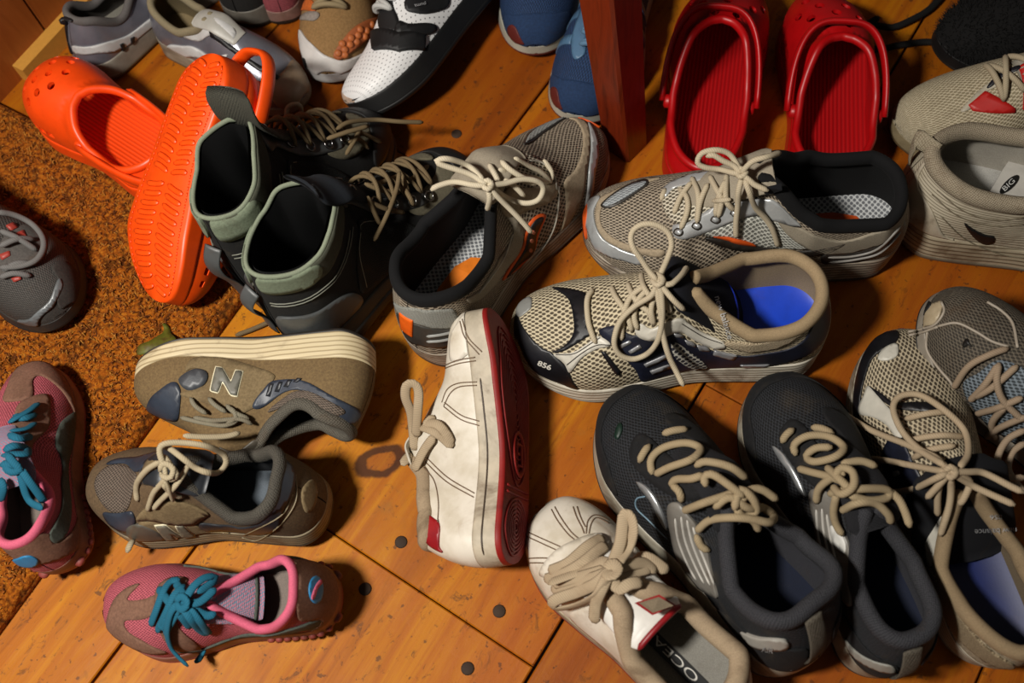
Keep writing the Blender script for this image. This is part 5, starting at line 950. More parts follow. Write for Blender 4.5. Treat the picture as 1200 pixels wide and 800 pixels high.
def redsole():
    S, wh, red, lc, th = skate('redsole', 'white leather sneaker lying on its side with its red sole showing'); c3 = lambda p: cr((380,340), 2.5, p)
    S.skin('upper', wh); S.skin('lining', M('cloth', 'a89a84'), -.004); S.midsole(M('rubber', 'b9ad98', '9a8c74', grime=.5, gcol='5a4630')); S.insole(M('cloth', '85827a')); S.collar(M('cloth', 'a48f74', grime=.35), .006)
    rs = M('rubber', '8c120c', grime=.3, gcol='3a0c08'); S.outsole(rs, q1=.2, grow=.012)
    mb = MB()
    def bt(t, q, d=.002): P = bottom(S.p, tau_of(np.asarray(t, float)), np.asarray(q, float)); P[..., 2] -= d; return S.q(P)
    tm = .62
    for k in range(1, 13):                                   # concentric ridges under the ball of the foot
        r = k/12.5; a = np.linspace(0, 2*np.pi, 60); t = tm + .33*r*np.cos(a); q = .9*r*np.sin(a); mb.tube(bt(t, q), .0011, .0012, 5, closed=False, taper=False)
    for k in range(1, 8):
        r = k/7.6; a = np.linspace(0, 2*np.pi, 50); mb.tube(bt(.14 + .12*r*np.cos(a), .86*r*np.sin(a)), .0011, .0012, 5, taper=False)
    for t in (.29, .265): mb.tube(bt(np.full(9, t), np.linspace(-.85, .85, 9)), .0012, .0014, 5, taper=False)
    mb.build('tread', rs, S.root)
    lg = MB(); a = np.linspace(0, 2*np.pi, 40); lg.tube(bt(.43+.085*np.cos(a), .42*np.sin(a), .0034), .0022, .0012, 8, taper=False)
    lg.tube(bt([.385,.385,.47,.47,.43,.43], [-.2,.2,.2,-.2,-.2,.05], .0034), .0022, .0012, 8); lg.build('sole_emblem', M('rubber', 'a01810', grime=.2), S.root)
    S.panel('heel_panel', c3([(303,628),(330,640),(348,662),(346,720),(356,738),(320,720),(283,690),(290,660)]), red, .0016, heel=True)
    S.panel('toe_cap', c3([(398,70),(425,40),(455,36),(470,150),(452,152),(400,180),(378,172),(380,110)]), wh, .0014)
    seams(S, [c3(p) for p in ([(365,190),(400,176),(450,168)], [(362,200),(402,186),(452,178)], [(352,300),(368,262),(400,244),(455,240)], [(358,310),(378,272),(406,254),(455,250)], [(360,300),(410,338),(462,355)], [(358,312),(408,350),(462,368)], [(308,462),(370,520),(448,566)], [(304,474),(366,532),(446,578)], [(300,490),(330,530),(342,590),(340,650)], [(405,62),(420,110),(462,160)], [(412,56),(430,110),(470,152)])], th, .0006)
    mb = MB(); tt = np.linspace(.03, .7, 60); mb.tube(S.q(side(S.p, tau_of(tt), 0*tt+.62, 1 if side_vis(S) else -1)), .0009, .0009, 6); mb.build('foxing_line', M('plain', '3a2c20', grime=0), S.root)
    S.tongue(M('leather', 'c8c0b0', grime=.3), t0=.1, ext=.02, wd=.02)
    laces(S, lc, [c3(p) for p in ([(272,440,.004),(268,380,.01),(262,330,.016),(246,285,.02),(250,250,.022),(272,246,.022),(284,268,.02),(282,320,.014),(276,400,.008)], [(290,370,.014),(320,380,.012),(352,400,.008),(384,430,.004)], [(300,360,.014),(340,365,.01),(370,400,.006),(380,425,.004)], [(330,340,.004),(318,352,.008),(300,372,.014)], [(262,450,.006),(246,468,.008),(238,485,.008)], [(330,400,.006),(300,440,.01),(270,500,.004)])], .0046, .0016, lift=.006)
def side_vis(S):
    a = S.q(side(S.p, np.array([.5]), np.array([.5]), 1))[0]; b = S.q(side(S.p, np.array([.5]), np.array([.5]), -1))[0]; return np.linalg.norm(CAM-a) < np.linalg.norm(CAM-b)
redsole()
# ---- brown suede walking shoes
def brown_mats(): return dict(su=M('suede', '66523a', '4e3e2c', grime=.3), me=M('mesh', '6c5f54', '3a332c', scale=.6, grime=.3), bl=M('leather', '333a46', '272d38', grime=.25), dk=M('leather', '1e2126', '2a2c30', grime=.2), tn=M('suede', '7c6a4c', '66563c', grime=.3), gy=M('leather', '57534a', '4a463e', grime=.25), lc=M('lace', 'a89a7e', grime=.3), cr=M('plain', 'e0d8b8', grime=.05))
c1b = lambda p: cr((0,380), 2.609, p)
def brown():
    S = Shoe('walking_shoe', 'brown', 'run', 'worn brown suede walking shoe standing upright with a tall lace loop'); m = brown_mats()
    basic(S, m['su'], M('ribbed', '8c8068', '4e4636', grime=.45), M('rubber', '3a342c', grime=.4), M('cloth', '1e2024', grime=.1), M('cloth', '5c646c', grime=.2), M('weave', '4e4a42', '36332d', grime=.2), .006, rh=.008)
    S.panel('toe_mesh', c1b([(293,455),(330,415),(385,412),(418,438),(405,500),(388,548),(340,552),(300,505)]), m['me'], .0008)
    S.panel('toe_overlay', c1b([(328,410),(360,393),(450,380),(500,368),(485,395),(432,424),(418,432),(385,408)]), m['bl'], .0014); S.panel('toe_overlay', c1b([(318,556),(345,556),(400,550),(415,585),(385,614),(340,592)]), m['bl'], .0014)
    S.panel('side_patch', c1b([(390,602),(420,588),(480,610),(502,652),(440,654),(402,632)]), m['gy'], .0016)
    S.panel('eyestay', c1b([(420,575),(440,545),(480,530),(545,515),(605,535),(640,560),(600,588),(540,590),(470,578)]), m['tn'], .002)
    S.panel('eyestay', c1b([(440,430),(500,370),(580,345),(640,338),(640,350),(560,380),(500,420),(450,470)]), m['tn'], .002)
    S.panel('saddle', c1b([(425,590),(470,580),(540,592),(600,592),(640,612),(700,650),(640,668),(520,668),(500,640)]), m['tn'], .0012)
    letterN(S, c1b([(473,590),(508,586),(556,622),(534,590),(562,586),(607,650),(574,654),(526,617),(546,656),(512,658)]), m['cr'], M('plain', '6a6658', grime=.1))
    S.panel('quarter_panel', c1b([(610,588),(680,592),(760,598),(830,550),(872,520),(862,562),(780,622),(740,632),(640,612)]), m['dk'], .0012)
    S.panel('collar_leather', c1b([(808,378),(850,388),(892,420),(896,480),(855,542),(790,552),(832,510),(852,470),(850,425)]), m['bl'], .002, heel=True)
    S.panel('heel_tab', c1b([(925,480),(950,455),(965,480),(960,530),(935,555),(922,520)]), m['tn'], .0018, heel=True)
    seams(S, [c1b([(740,632),(790,640),(860,590),(905,520),(905,440)]), c1b([(745,626),(860,565),(895,500)])], M('plain', '8a7c60', grime=0), .0006, .002)
    S.tongue(m['dk'], t0=.14, ext=.045, wd=.02, wd2=.028, drop=.5)
    laces(S, m['lc'], [c1b(p) for p in ([(420,522,.003),(418,470,.006),(450,425,.008),(490,400,.012)], [(450,550,.003),(470,495,.008),(505,450,.012),(500,400,.016)], [(530,520,.003),(515,480,.008),(490,430,.012)], [(468,545,.003),(490,520,.006),(540,470,.01),(580,405,.01)], [(500,470,.012),(530,500,.012),(560,510,.006)], [(500,410,.016),(488,365,.02),(505,345,.024),(560,342,.026),(630,352,.028),(682,376,.028),(692,405,.026),(670,432,.024),(640,434,.024),(600,420,.022),(560,390,.022),(520,360,.02),(495,350,.018)], [(500,380,.016),(520,410,.018),(540,440,.016),(520,460,.012)], [(560,320,.014),(620,324,.014),(690,322,.012),(735,311,.01)], [(490,440,.014),(520,450,.018),(530,420,.02),(500,405,.018),(488,430,.014)])], .0027, .002)
    laces(S, m['lc'], [c1b([(408,640,.004),(398,655,.006),(388,678,.006)])], .0032, .0022, name='lace_end')
brown()
def brownT():
    S = Shoe('walking_shoe', 'brownT', 'run', 'worn brown suede walking shoe tipped on its side with cream sole up'); m = brown_mats(); su = M('suede', '75603f', '5e4b32', grime=.25)
    S.skin('upper', su); S.skin('lining', M('cloth', '2a2c2e'), -.004); S.midsole(M('ribbed', 'c9b995', 'a08e6c', grime=.35, bump=.25)); S.outsole(M('rubber', '2a2622', grime=.3), q1=.12); S.insole(M('cloth', '5c646c')); S.collar(M('weave', '5c584e', '403c35'), .005)
    S.panel('toe_overlay', c1b([(468,245),(500,215),(545,192),(562,240),(548,310),(480,310),(455,285)]), m['bl'], .0014)
    S.panel('toe_patch', c1b([(556,185),(600,154),(642,164),(634,200),(582,218)]), M('leather', '45484c', '3a3d42', grime=.25), .0016)
    S.panel('saddle', c1b([(600,120),(700,118),(800,150),(850,178),(790,262),(760,285),(640,258),(560,232),(590,215),(640,200),(645,162),(600,150),(575,160)]), m['tn'], .0012)
    letterN(S, [(256,435.6),(264.5,436.7),(274,453),(279,439.4),(289.4,440.6),(281.7,472),(273,470),(264.5,454.7),(260,468),(249,465)], m['cr'], M('plain', '66645a', grime=.1))
    S.panel('quarter_panel', c1b([(780,268),(815,215),(850,188),(930,188),(1000,222),(1075,262),(1112,290),(1090,318),(1030,304),(970,240),(880,224),(825,262)]), m['bl'], .0014)
    S.panel('quarter_mesh', c1b([(828,284),(880,240),(955,222),(1035,262),(1062,288),(1000,302),(945,265),(865,272)]), m['me'], .0018)
    for k in range(4): S.panel('ridge', c1b([(822+28*k,236-14*k),(836+28*k,196-8*k+k*3),(848+28*k,198-8*k+k*3),(836+28*k,238-14*k)]), m['dk'], .0022, smooth=False, step=.004)
    S.tongue(m['gy'], t0=.12, ext=.02, wd=.018)
    laces(S, M('lace', '7c7664', grime=.3), [c1b(p) for p in ([(590,240,.004),(605,265,.008),(640,290,.008)], [(645,240,.004),(665,262,.008),(700,285,.008)], [(700,262,.004),(725,285,.008),(770,305,.008)], [(600,300,.01),(660,310,.01),(740,305,.01),(780,322,.008)], [(715,270,.008),(730,300,.01),(700,320,.01)], [(560,300,.008),(620,315,.01),(690,325,.01),(735,312,.008)])], .0022, .0016)
brownT()
# ---- pink child's trainers
def pinks(key, label):
    S = Shoe('sneaker', key, 'run', label); m = dict(pk=M('mesh', 'b65a64', '7a3440', scale=.5, grime=.3), br=M('suede', '7c5a48', '65483a', grime=.3), gn=M('suede', '4c524a', '3c423c', grime=.3), col=M('cloth', 'd0607a', grime=.15), bl=M('plain', '2478a8', grime=.1), rs=M('rubber', '8a3a34', grime=.4), lc=M('lace', '145c74', grime=.1))
    basic(S, m['pk'], M('rubber', '86584c', grime=.5), m['rs'], M('cloth', '3c2c2a', grime=.1), M('cloth', '7c7068', grime=.2), m['col'], .0042, rh=.006)
    for k, t in enumerate(np.linspace(.02, .3, 9)):
        for sd in (1, -1):
            c = S.q(side(S.p, np.array([tau_of(t)]), np.array([.3]), sd))[0]; a = np.arange(10)*2*np.pi/10; n = S.q.R @ np.array([-1 if t < .03 else 0, sd*S.mir, 0.]); u = S.q.R @ np.array([0, 0, 1.]); v = np.cross(n, u)
            ring = lambda r, h: [c + u*r*math.cos(x) + v*r*math.sin(x) + n*h for x in a]; V = ring(.0038, -.001) + ring(.0034, .0016) + ring(.002, .0028); S.obj('sole_nub', V, grid_faces(3, 10, True) + [tuple(range(20, 30))], m['rs'])
    return S, m
def pink():
    S, m = pinks('pink', 'small pink and brown trainer with teal laces lying alone on the bare boards'); c2 = lambda p: cr((0,560), 2.727, p)
    S.panel('toe_cap', [(127,736),(130,712),(145,692),(164,684),(154,695),(150,703),(170,702),(190,696),(190,712),(172,724),(148,727),(149,738),(170,752),(196,764),(168,763),(140,753)], m['br'], .0013)
    S.panel('vamp', c2([(505,350),(560,318),(600,330),(560,400),(570,470),(620,520),(640,545),(580,555),(530,520),(500,440)]), m['br'], .0014)
    S.panel('side_band', c2([(590,268),(700,252),(850,245),(960,245),(982,266),(860,268),(700,278),(610,284)]), m['gn'], .0016); S.panel('side_band', c2([(560,552),(640,545),(720,538),(880,510),(960,470),(1020,450),(1024,480),(960,512),(800,532),(640,556)]), m['gn'], .0016)
    S.panel('heel_counter', c2([(935,268),(1000,262),(1062,272),(1096,312),(1096,420),(1060,488),(1000,508),(1022,452),(955,452),(942,400),(950,330)]), m['br'], .0016, heel=True)
    S.panel('heel_badge', [(368+8.2*math.cos(a), 691+15.5*math.sin(a)) for a in np.arange(12)*math.pi/6], m['bl'], .0026, heel=True, step=.003)
    S.panel('badge_mark', [(372,680),(374,684),(369,690),(364,702),(362,699),(366,688)], m['col'], .0034, heel=True, step=.003)
    S.tongue(M('weave', 'b07080', '5c7c90', grime=.1), t0=.08, ext=.075, wd=.022, wd2=.032, drop=.4)
    mb = MB(); S.tongue_edge(mb, .0016); mb.build('tongue_binding', m['gn'], S.root)
    laces(S, m['lc'], [c2(p) for p in ([(480,472,.004),(500,420,.007),(520,365,.01),(545,330,.01),(575,325,.01)], [(500,492,.004),(530,430,.01),(555,375,.012),(590,340,.012)], [(525,500,.004),(560,440,.012),(590,385,.014),(615,365,.012)], [(505,350,.004),(540,395,.01),(580,440,.012),(610,480,.006)], [(560,330,.006),(590,380,.012),(600,420,.014)], [(570,400,.016),(545,430,.014),(533,490,.01),(545,540,.006),(570,572,.006),(602,602,.006)], [(575,400,.016),(610,450,.014),(640,485,.01),(665,497,.008),(640,460,.01),(605,415,.014)], [(590,390,.016),(620,345,.016),(655,318,.016),(690,315,.014),(670,340,.012),(630,365,.012)], [(600,400,.014),(640,395,.012),(690,352,.01)], [(620,420,.01),(665,440,.01),(690,430,.008)], [(560,395,.016),(580,378,.018),(600,400,.018),(578,420,.018),(560,395,.016)], [(510,460,.006),(520,480,.006),(530,440,.01)], [(628,590,.002),(645,565,.006),(655,552,.004)])], .0036, .0016)
pink()
def pinkL():
    S, m = pinks('pinkL', 'small pink and brown trainer with teal laces standing on the doormat edge')
    S.panel('toe_cap', c1b([(12,235),(25,190),(55,128),(100,110),(155,126),(205,185),(240,270),(215,245),(180,195),(125,158),(100,172),(98,222),(60,235)]), m['br'], .0014)
    S.panel('vamp', c1b([(40,300),(62,242),(140,215),(152,262),(140,325),(95,400),(52,380),(20,345)]), m['br'], .0016)
    S.panel('side_band', c1b([(228,268),(185,300),(168,360),(190,440),(188,540),(150,640),(178,666),(215,570),(212,400),(232,300)]), m['gn'], .0016)
    S.panel('heel_counter', c1b([(0,692),(60,665),(105,645),(150,640),(168,668),(230,610),(286,575),(288,640),(250,688),(180,715),(100,730),(0,740)]), m['br'], .0014, heel=True)
    S.panel('heel_badge', c1b([(40,720),(65,706),(92,702),(115,714),(108,732),(60,738)]), m['bl'], .0026, heel=True, step=.003)
    S.tongue(M('weave', '9a6070', '5c7c90', grime=.1), t0=.08, ext=.06, wd=.022, wd2=.03, drop=.4)
    laces(S, m['lc'], [c1b(p) for p in ([(118,240,.003),(90,262,.008),(50,285,.006),(25,300,.003)], [(40,280,.003),(75,285,.008),(110,272,.004)], [(108,300,.003),(80,318,.008),(30,325,.003)], [(25,335,.003),(60,348,.008),(98,340,.004)], [(10,385,.008),(45,370,.012),(85,378,.01),(80,395,.01),(40,395,.012),(5,400,.01)], [(0,430,.014),(30,425,.014),(55,440,.012)], [(60,440,.012),(70,490,.012),(90,540,.01),(130,562,.006)], [(62,440,.012),(90,480,.012),(120,520,.01),(132,540,.008),(110,500,.01)], [(0,470,.012),(10,500,.012),(0,540,.012)], [(20,395,.014),(40,420,.016),(60,445,.014),(30,450,.014),(10,425,.014)])], .0036, .0018)
pinkL()
# ---- grey trail shoe on the mat
def trailL():
    S = Shoe('trail_shoe', 'trailL', 'run', 'dark grey trail shoe with red eyelet stripes on the doormat', use={'z0': .016, 'x': FIT['trailL']['x']+.012, 'y': FIT['trailL']['y']-.008})
    c = lambda p: cr((0,230), 2.9975, p)
    basic(S, M('mesh', '4a4642', '2a2826', scale=.6, grime=.3), M('rubber', '2c2b2a', grime=.4), M('rubber', '141414', grime=.3), M('cloth', '1c1c1e'), M('cloth', '2c2c2e'), M('cloth', '333'*2), .006, tongue=M('cloth', '3a3836'), tk=dict(t0=.22, ext=.04))
    S.panel('toe_bumper', c([(60,440),(110,425),(170,370),(205,290),(215,325),(180,390),(135,440),(130,490),(80,470)]), M('leather', '6a6e70', '585c5e', rough=.35, grime=.3), .002)
    S.panel('toe_overlay', c([(180,250),(240,235),(285,300),(265,370),(215,395),(205,300)]), M('suede', '3c3834', '2e2a28', grime=.3), .0014)
    S.panel('eyestay', c([(0,170),(60,110),(110,105),(155,150),(150,220),(90,260),(30,290),(0,280)]), M('suede', '55504c', '45413e', grime=.3), .0014)
    for q in ([(20,105),(45,95),(62,112),(40,124)], [(42,140),(80,122),(95,150),(66,168)], [(0,205),(35,192),(38,210),(8,226)], [(42,288),(72,278),(78,292),(52,302)]): S.panel('red_stripe', c(q), M('plain', '9a3a30', grime=.2), .0024, smooth=False, step=.004)
    laces(S, M('lace', '6a6866', grime=.2), [c(p) for p in ([(-10,55,.01),(50,65,.014),(110,95,.014),(148,140,.012),(152,185,.01),(125,225,.008),(70,245,.006),(0,250,.006)], [(0,175,.006),(60,150,.008),(120,150,.004)], [(0,120,.006),(60,145,.008),(130,190,.004)], [(10,260,.004),(60,235,.006),(110,235,.003)], [(0,285,.004),(50,270,.006),(110,280,.003)])], .003)
    k = dict(FIT['trailL']); 
    S2 = Shoe('trail_shoe', 'trailL', 'run', 'dark trail shoe on the doormat, only its sole edge showing beside the grey trail shoe', use={'z0': .016, 'x': k['x']-.128, 'y': k['y']-.118, 'yaw': k['yaw']+.18})
    basic(S2, M('mesh', '2c2a28', '181716', scale=.6, grime=.2), M('rubber', '3c3b3a', grime=.4), M('rubber', '141414', grime=.3), M('cloth', '1c1c1e'), M('cloth', '2c2c2e'), M('cloth', '222222'), .006, tongue=M('cloth', '2a2826'), tk=dict(t0=.22, ext=.04))
    laces(S2, M('lace', '5a5856', grime=.2), [], .003, bars=([.62, .68, .74, .8], [.3, .3, .28, .24]))
trailL()
# ---- hiking boots
def boots():
    bk = M('suede', '1b1b1a', '121212', grime=.25, gcol='4a4232'); ms = M('weave', '232524', '141515', grime=.2); sage = M('suede', '757f6a', '646d5a', grime=.25); ol = M('suede', '45473a', '3a3b31', grime=.3); gy = M('leather', '4c4e4e', '404242', grime=.3); tc = M('suede', '6a6452', '585444', grime=.3); rb = M('rubber', '121212', grime=.3); th = M('plain', '77786c', grime=0)
    lin = M('cloth', '0b0c0d', grime=0); c6 = lambda p: cr((220,100), 2.667, p)
    def mk_boot(key, label):
        S = Shoe('hiking_boot', key, 'boot', label); S.skin('upper', bk); S.skin('lining', lin, -.006); S.midsole(M('rubber', '2c2c2a', grime=.4)); S.outsole(rb, q1=.5, grow=.02); S.insole(M('cloth', '1a1c20')); S.collar(M('cloth', '838b76', grime=.2), .0022, rh=.0026)
        S.panel('toe_cap', [(.995,-.98),(.9,-.98),(.8,-.98),(.74,-.9),(.82,-.6),(.88,-.3),(.885,0),(.88,.3),(.82,.6),(.74,.9),(.8,.98),(.9,.98),(.995,.98)], rb, .002, px=False)
        for sg in (1, -1):
            S.panel('vamp_panel', [(.86,sg*.05),(.87,sg*.35),(.8,sg*.62),(.66,sg*.66),(.6,sg*.5),(.7,sg*.34),(.8,sg*.2)], tc, .0016, px=False)
            S.panel('quarter_panel', [(.6,sg*.95),(.56,sg*.6),(.46,sg*.5),(.34,sg*.52),(.28,sg*.75),(.3,sg*.95)], ms, .0014, px=False)
            S.panel('eyestay', [(.70,sg*.36),(.60,sg*.30),(.50,sg*.24),(.45,sg*.12),(.40,sg*.10),(.38,sg*.25),(.46,sg*.42),(.58,sg*.5),(.68,sg*.52)], gy, .0018, px=False)
            S.panel('collar_band', [(.005,sg*.008),(.1,sg*.008),(.2,sg*.008),(.30,sg*.008),(.39,sg*.01),(.40,sg*.08),(.34,sg*.17),(.22,sg*.22),(.13,sg*.2)], ol, .0022, px=False)
            S.panel('heel_collar', [(.004,sg*.008),(.06,sg*.008),(.14,sg*.008),(.17,sg*.1),(.14,sg*.2),(.06,sg*.2),(.004,sg*.18)], sage, .003, px=False)
            S.panel('heel_counter', [(.004,sg*.97),(.14,sg*.97),(.26,sg*.97),(.22,sg*.75),(.12,sg*.62),(.004,sg*.6)], gy, .002, px=False)
            seams(S, [[(.005,sg*.36),(.12,sg*.36),(.22,sg*.38),(.34,sg*.33)], [(.005,sg*.40),(.12,sg*.40),(.22,sg*.42),(.36,sg*.38)], [(.3,sg*.9),(.34,sg*.55),(.46,sg*.52)]], th, .0006, .0012, False)
            for t, v in ((.44,.2),(.5,.3),(.56,.38),(.63,.42),(.7,.45)):
                C = S.U(np.array([tau_of(t)]), np.array([sg*v]), .003)[0]; N = S.nw(np.array([tau_of(t)]), np.array([sg*v]))[0]; u = np.cross(N, [0, 0, 1.]); u /= np.linalg.norm(u); w = np.cross(N, u)
                hk = MB(); hk.tube([C + (u*math.cos(a)+w*math.sin(a))*.005 + N*.001 for a in np.arange(14)*2*np.pi/14], .0011, None, 6, closed=True)
                hk.build('lace_hook', M('plain', '8a8a88', rough=.25, metal=1., grime=.1), S.root)
        mb = MB(); a = [S.U(np.array([tau_of(.004)]), np.array([v]), o)[0] for v, o in ((.28,.003),(.4,.012),(.55,.012),(.75,.004),(.97,.003))]; P = resample(spline(a, 6), .004); mb.tube(P, .009, .0015, 10, [S.q.R @ np.array([-1, 0, .2])]*len(P), taper=False); mb.build('heel_strap', gy, S.root)
        return S
    S = mk_boot('boot', 'black hiking boot with sage green collar, beside the grey runner')
    S.tongue(M('cloth', '1a1f26', grime=0), t0=.1, ext=.04, wd=.026, wd2=.03, drop=-.05, rise=.3, th=.004)
    bl = M('lace', '6c5b40', grime=.35)
    laces(S, bl, [c6(p) for p in ([(620,480,.012),(660,400,.016),(690,320,.02),(700,262,.02)], [(590,300,.01),(640,320,.012),(700,330,.008)], [(600,340,.008),(625,400,.01),(640,430,.008)], [(700,290,.008),(730,340,.012),(745,370,.008)], [(720,300,.006),(760,270,.008),(790,245,.004)], [(610,360,.01),(660,380,.012),(715,392,.006)], [(600,310,.012),(650,295,.016),(700,275,.014)])], .0024, bars=([.50, .56, .62, .68, .74], [.36, .38, .40, .38, .34], dict(lift=.005, arch=.006)), fr=.0022)
    S = mk_boot('bootR', 'black hiking boot with sage green collar, leaning by the upturned orange clog')
    S.tongue(M('weave', '45443a', '2c2c26', grime=.2), t0=.1, ext=.045, wd=.026, wd2=.03, drop=-.05, rise=.5, th=.004)
    laces(S, bl, [c6(p) for p in ([(470,190,.012),(530,170,.014),(600,150,.008)], [(530,240,.01),(560,190,.016),(575,160,.012)], [(500,180,.012),(560,165,.014),(640,200,.004)], [(600,220,.006),(570,190,.01),(540,200,.01)], [(500,160,.016),(540,138,.022),(620,130,.024),(700,136,.022),(772,138,.014)])], .0024, bars=([.50, .56, .62, .68, .74], [.36, .38, .40, .38, .34], dict(lift=.005, arch=.006)), fr=.0022); laces(S, bl, [], name='lace_end', extra=lambda mb: mb.tube(resample(spline([fl(*p) for p in ((276,393,.004),(300,384,.004),(325,372,.006),(345,358,.02))], 6), .004), .0026, None, 8))
boots()
# ---- clogs
def clog(key, label, col, dark, mir=1, strap='back', tread=False, grime=.08):
    S = Shoe('clog', key, 'clog', label, mir=mir, ex=dict(tf=.62, ell=.55, cw=[(0,.11),(.12,.13),(.3,.14),(.62,.14)]) if strap == 'front' else None); f = M('foam', col, grime=grime, gcol='2a1408', rough=.42); L = S.L
    St = np.array([L*1.35, MY*L/.3]); tf = tau_of(S.p['tf'])
    def seg(a, b, n): return [(a[0]+(b[0]-a[0])*i/n, a[1]+(b[1]-a[1])*i/n) for i in range(n)]
    e = .004; T0, T1 = .006, .994
    poly = seg((T0,-1),(T1,-1),70) + seg((T1,-1),(T1,1),30) + seg((T1,1),(T0,1),70) + seg((T0,1),(T0,e),24) + seg((T0,e),(tf-.006,e),50) + seg((tf-.006,e),(tf,0),3) + seg((tf,0),(tf-.006,-e),3) + seg((tf-.006,-e),(T0,-e),50) + seg((T0,-e),(T0,-1),24)
    poly = np.array(poly)*St; hol = []
    for t, v in ((.66,.10),(.66,-.16),(.72,.27),(.73,-.02),(.72,-.34),(.79,.14),(.79,-.18),(.85,.34),(.86,0),(.85,-.34),(.915,.2),(.915,-.2),(.77,.46),(.77,-.5)):
        c = np.array([tau_of(t), v])*St; r = .0052*L/.26
        # round on the surface: measure the local stretch
        d = 1e-2; A = np.linalg.norm(S.U(np.array([tau_of(t)+d]), np.array([v+1e-6])) - S.U(np.array([tau_of(t)]), np.array([v+1e-6])))/(d*St[0]); B = np.linalg.norm(S.U(np.array([tau_of(t)]), np.array([v+d])) - S.U(np.array([tau_of(t)]), np.array([v+1e-6])))/(d*St[1])
        hol.append(np.array([(c[0]+r/A*math.cos(a), c[1]+r/B*math.sin(a)) for a in np.arange(14)*2*np.pi/14]))
    for k in range(5):                                     # side vents low on the toe
        for sg in (1, -1):
            t = .66 + .055*k; c = np.array([tau_of(t), sg*.83])*St; hol.append(np.array([(c[0]+x, c[1]+y) for x, y in ((-.004,-.004),(.004,-.004),(.005,0),(.004,.004),(-.004,.004),(-.005,0))]))
    P, T = cdt(poly, .0055, hol); D = P/St; up = S.U(D[:, 0], D[:, 1]); lo = S.U(D[:, 0], D[:, 1], -.0045); n = len(P); ed = border(T)
    F = list(T) + [(a+n, c+n, b+n) for a, b, c in T] + [(b, a, a+n, b+n) for a, b in ed]
    f0 = T[0]; nn = np.cross(up[f0[1]]-up[f0[0]], up[f0[2]]-up[f0[0]])
    if np.dot(nn, S.nw(D[f0[0]:f0[0]+1, 0], D[f0[0]:f0[0]+1, 1])[0]) < 0: F = [g[::-1] for g in F]
    o = S.obj('upper', np.concatenate([up, lo]), F, f, np.concatenate([P, P])); md = o.modifiers.new('edge', 'EDGE_SPLIT'); md.split_angle = math.radians(50)
    S.midsole(f, lip=True); S.collar(f, .0042, 'rim', .005, closed=True)
    ft = NT('clog_footbed_' + col); c = srgb(col); sx = ft.new('ShaderNodeSeparateXYZ'); ft.link(ft.tc.outputs['UV'], sx.inputs[0]); w = ft.math('SINE', ft.math('MULTIPLY', sx.outputs[1], 6.283/.0042)); ft.link(ft.mix(ft.step(w, -1, .4), tuple(x*.72 for x in c[:3])+(1,), c), ft.b.inputs['Base Color']); ft.bump(w, .4, .001); ft.b.inputs['Roughness'].default_value = .5
    S.insole(ft.m, 'footbed')
    # strap: a flat band between two rivets
    tp, vp = (.34, .30) if strap != 'back' else (.42, .34)
    A = S.U(np.array([tau_of(tp)]), np.array([-vp]), .004)[0]; B = S.U(np.array([tau_of(tp)]), np.array([vp]), .004)[0]; X = S.q.R @ np.array([1., 0, 0]); Z = S.q.R @ np.array([0, 0, 1.]); C = (A+B)/2
    if strap == 'front': top = S.U(np.array([tau_of(.63)]), np.array([1e-4]), .010)[0]
    else: top = S.q(np.array([-.022*L/.26, 0, L*.20]))
    al = np.linspace(0, math.pi, 33); ex = .62; Pp = np.array([C + (A-C)*np.sign(math.cos(a))*abs(math.cos(a))**ex*(1.12 if strap == 'front' else 1.04) + (top-C)*abs(math.sin(a))**(.85) for a in al])
    mb = MB(); upv = []
    for i in range(len(Pp)):
        t_ = Pp[min(i+1, 32)] - Pp[max(i-1, 0)]; t_ /= np.linalg.norm(t_); rad = Pp[i]-C; ax = np.cross(top-C, A-B); ax /= np.linalg.norm(ax); nr = np.cross(ax, t_); upv.append(nr)
    mb.tube(Pp, .0088*L/.26, .0036, 12, upv, taper=False); st = mb.build('heel_strap', f, S.root)
    for Q, sg in ((A, -1), (B, 1)):
        N = S.nw(np.array([tau_of(tp)]), np.array([sg*vp]))[0]; u = np.cross(N, Z); u /= np.linalg.norm(u); w_ = np.cross(N, u); V = [Q + (u*math.cos(a)+w_*math.sin(a))*r + N*h for r, h in ((.0075, -.003), (.0075, .002), (.005, .0035)) for a in np.arange(16)*2*np.pi/16]; S.obj('rivet', V, grid_faces(3, 16, True) + [tuple(range(32, 48))], f, None, st)
    if tread:
        mb = MB()
        def bt(t, q, d=.0006): Q = bottom(S.p, tau_of(np.asarray(t, float)), np.asarray(q, float)); Q[..., 2] -= d; return S.q(Q)
        up1 = S.q.R @ np.array([0, 0, -1.])
        for t in np.linspace(.06, .94, 23):
            for sg in (1, -1):
                q = np.linspace(.08, .72, 8); bow = .022*np.sin(q*2.2)*(1 if t > .5 else -1); mb.tube(bt(t + bow, q*sg), .0030, .0014, 6, [up1]*8)
        for t in np.linspace(.05, .95, 40):
            for sg in (1, -1): mb.tube(bt([t-.008, t+.008], [sg*.88]*2), .0016, .0014, 6, [up1]*2)
        mb.build('tread', f, S.root)
    return S
clog('orange', 'orange clog standing upright at the top of the doormat', 'f0480a', '7a1a00', strap='back')
clog('orangeT', 'orange clog tipped over with its ridged sole showing', 'f5500a', '7a1a00', strap='back', tread=True)
clog('redL', 'red clog with its strap flipped forward, next to the wooden leg', 'ac050a', '400000', strap='front')
clog('redR', 'red clog with its strap flipped forward, beside the pale mesh shoe', 'ac050a', '400000', mir=-1, strap='front')
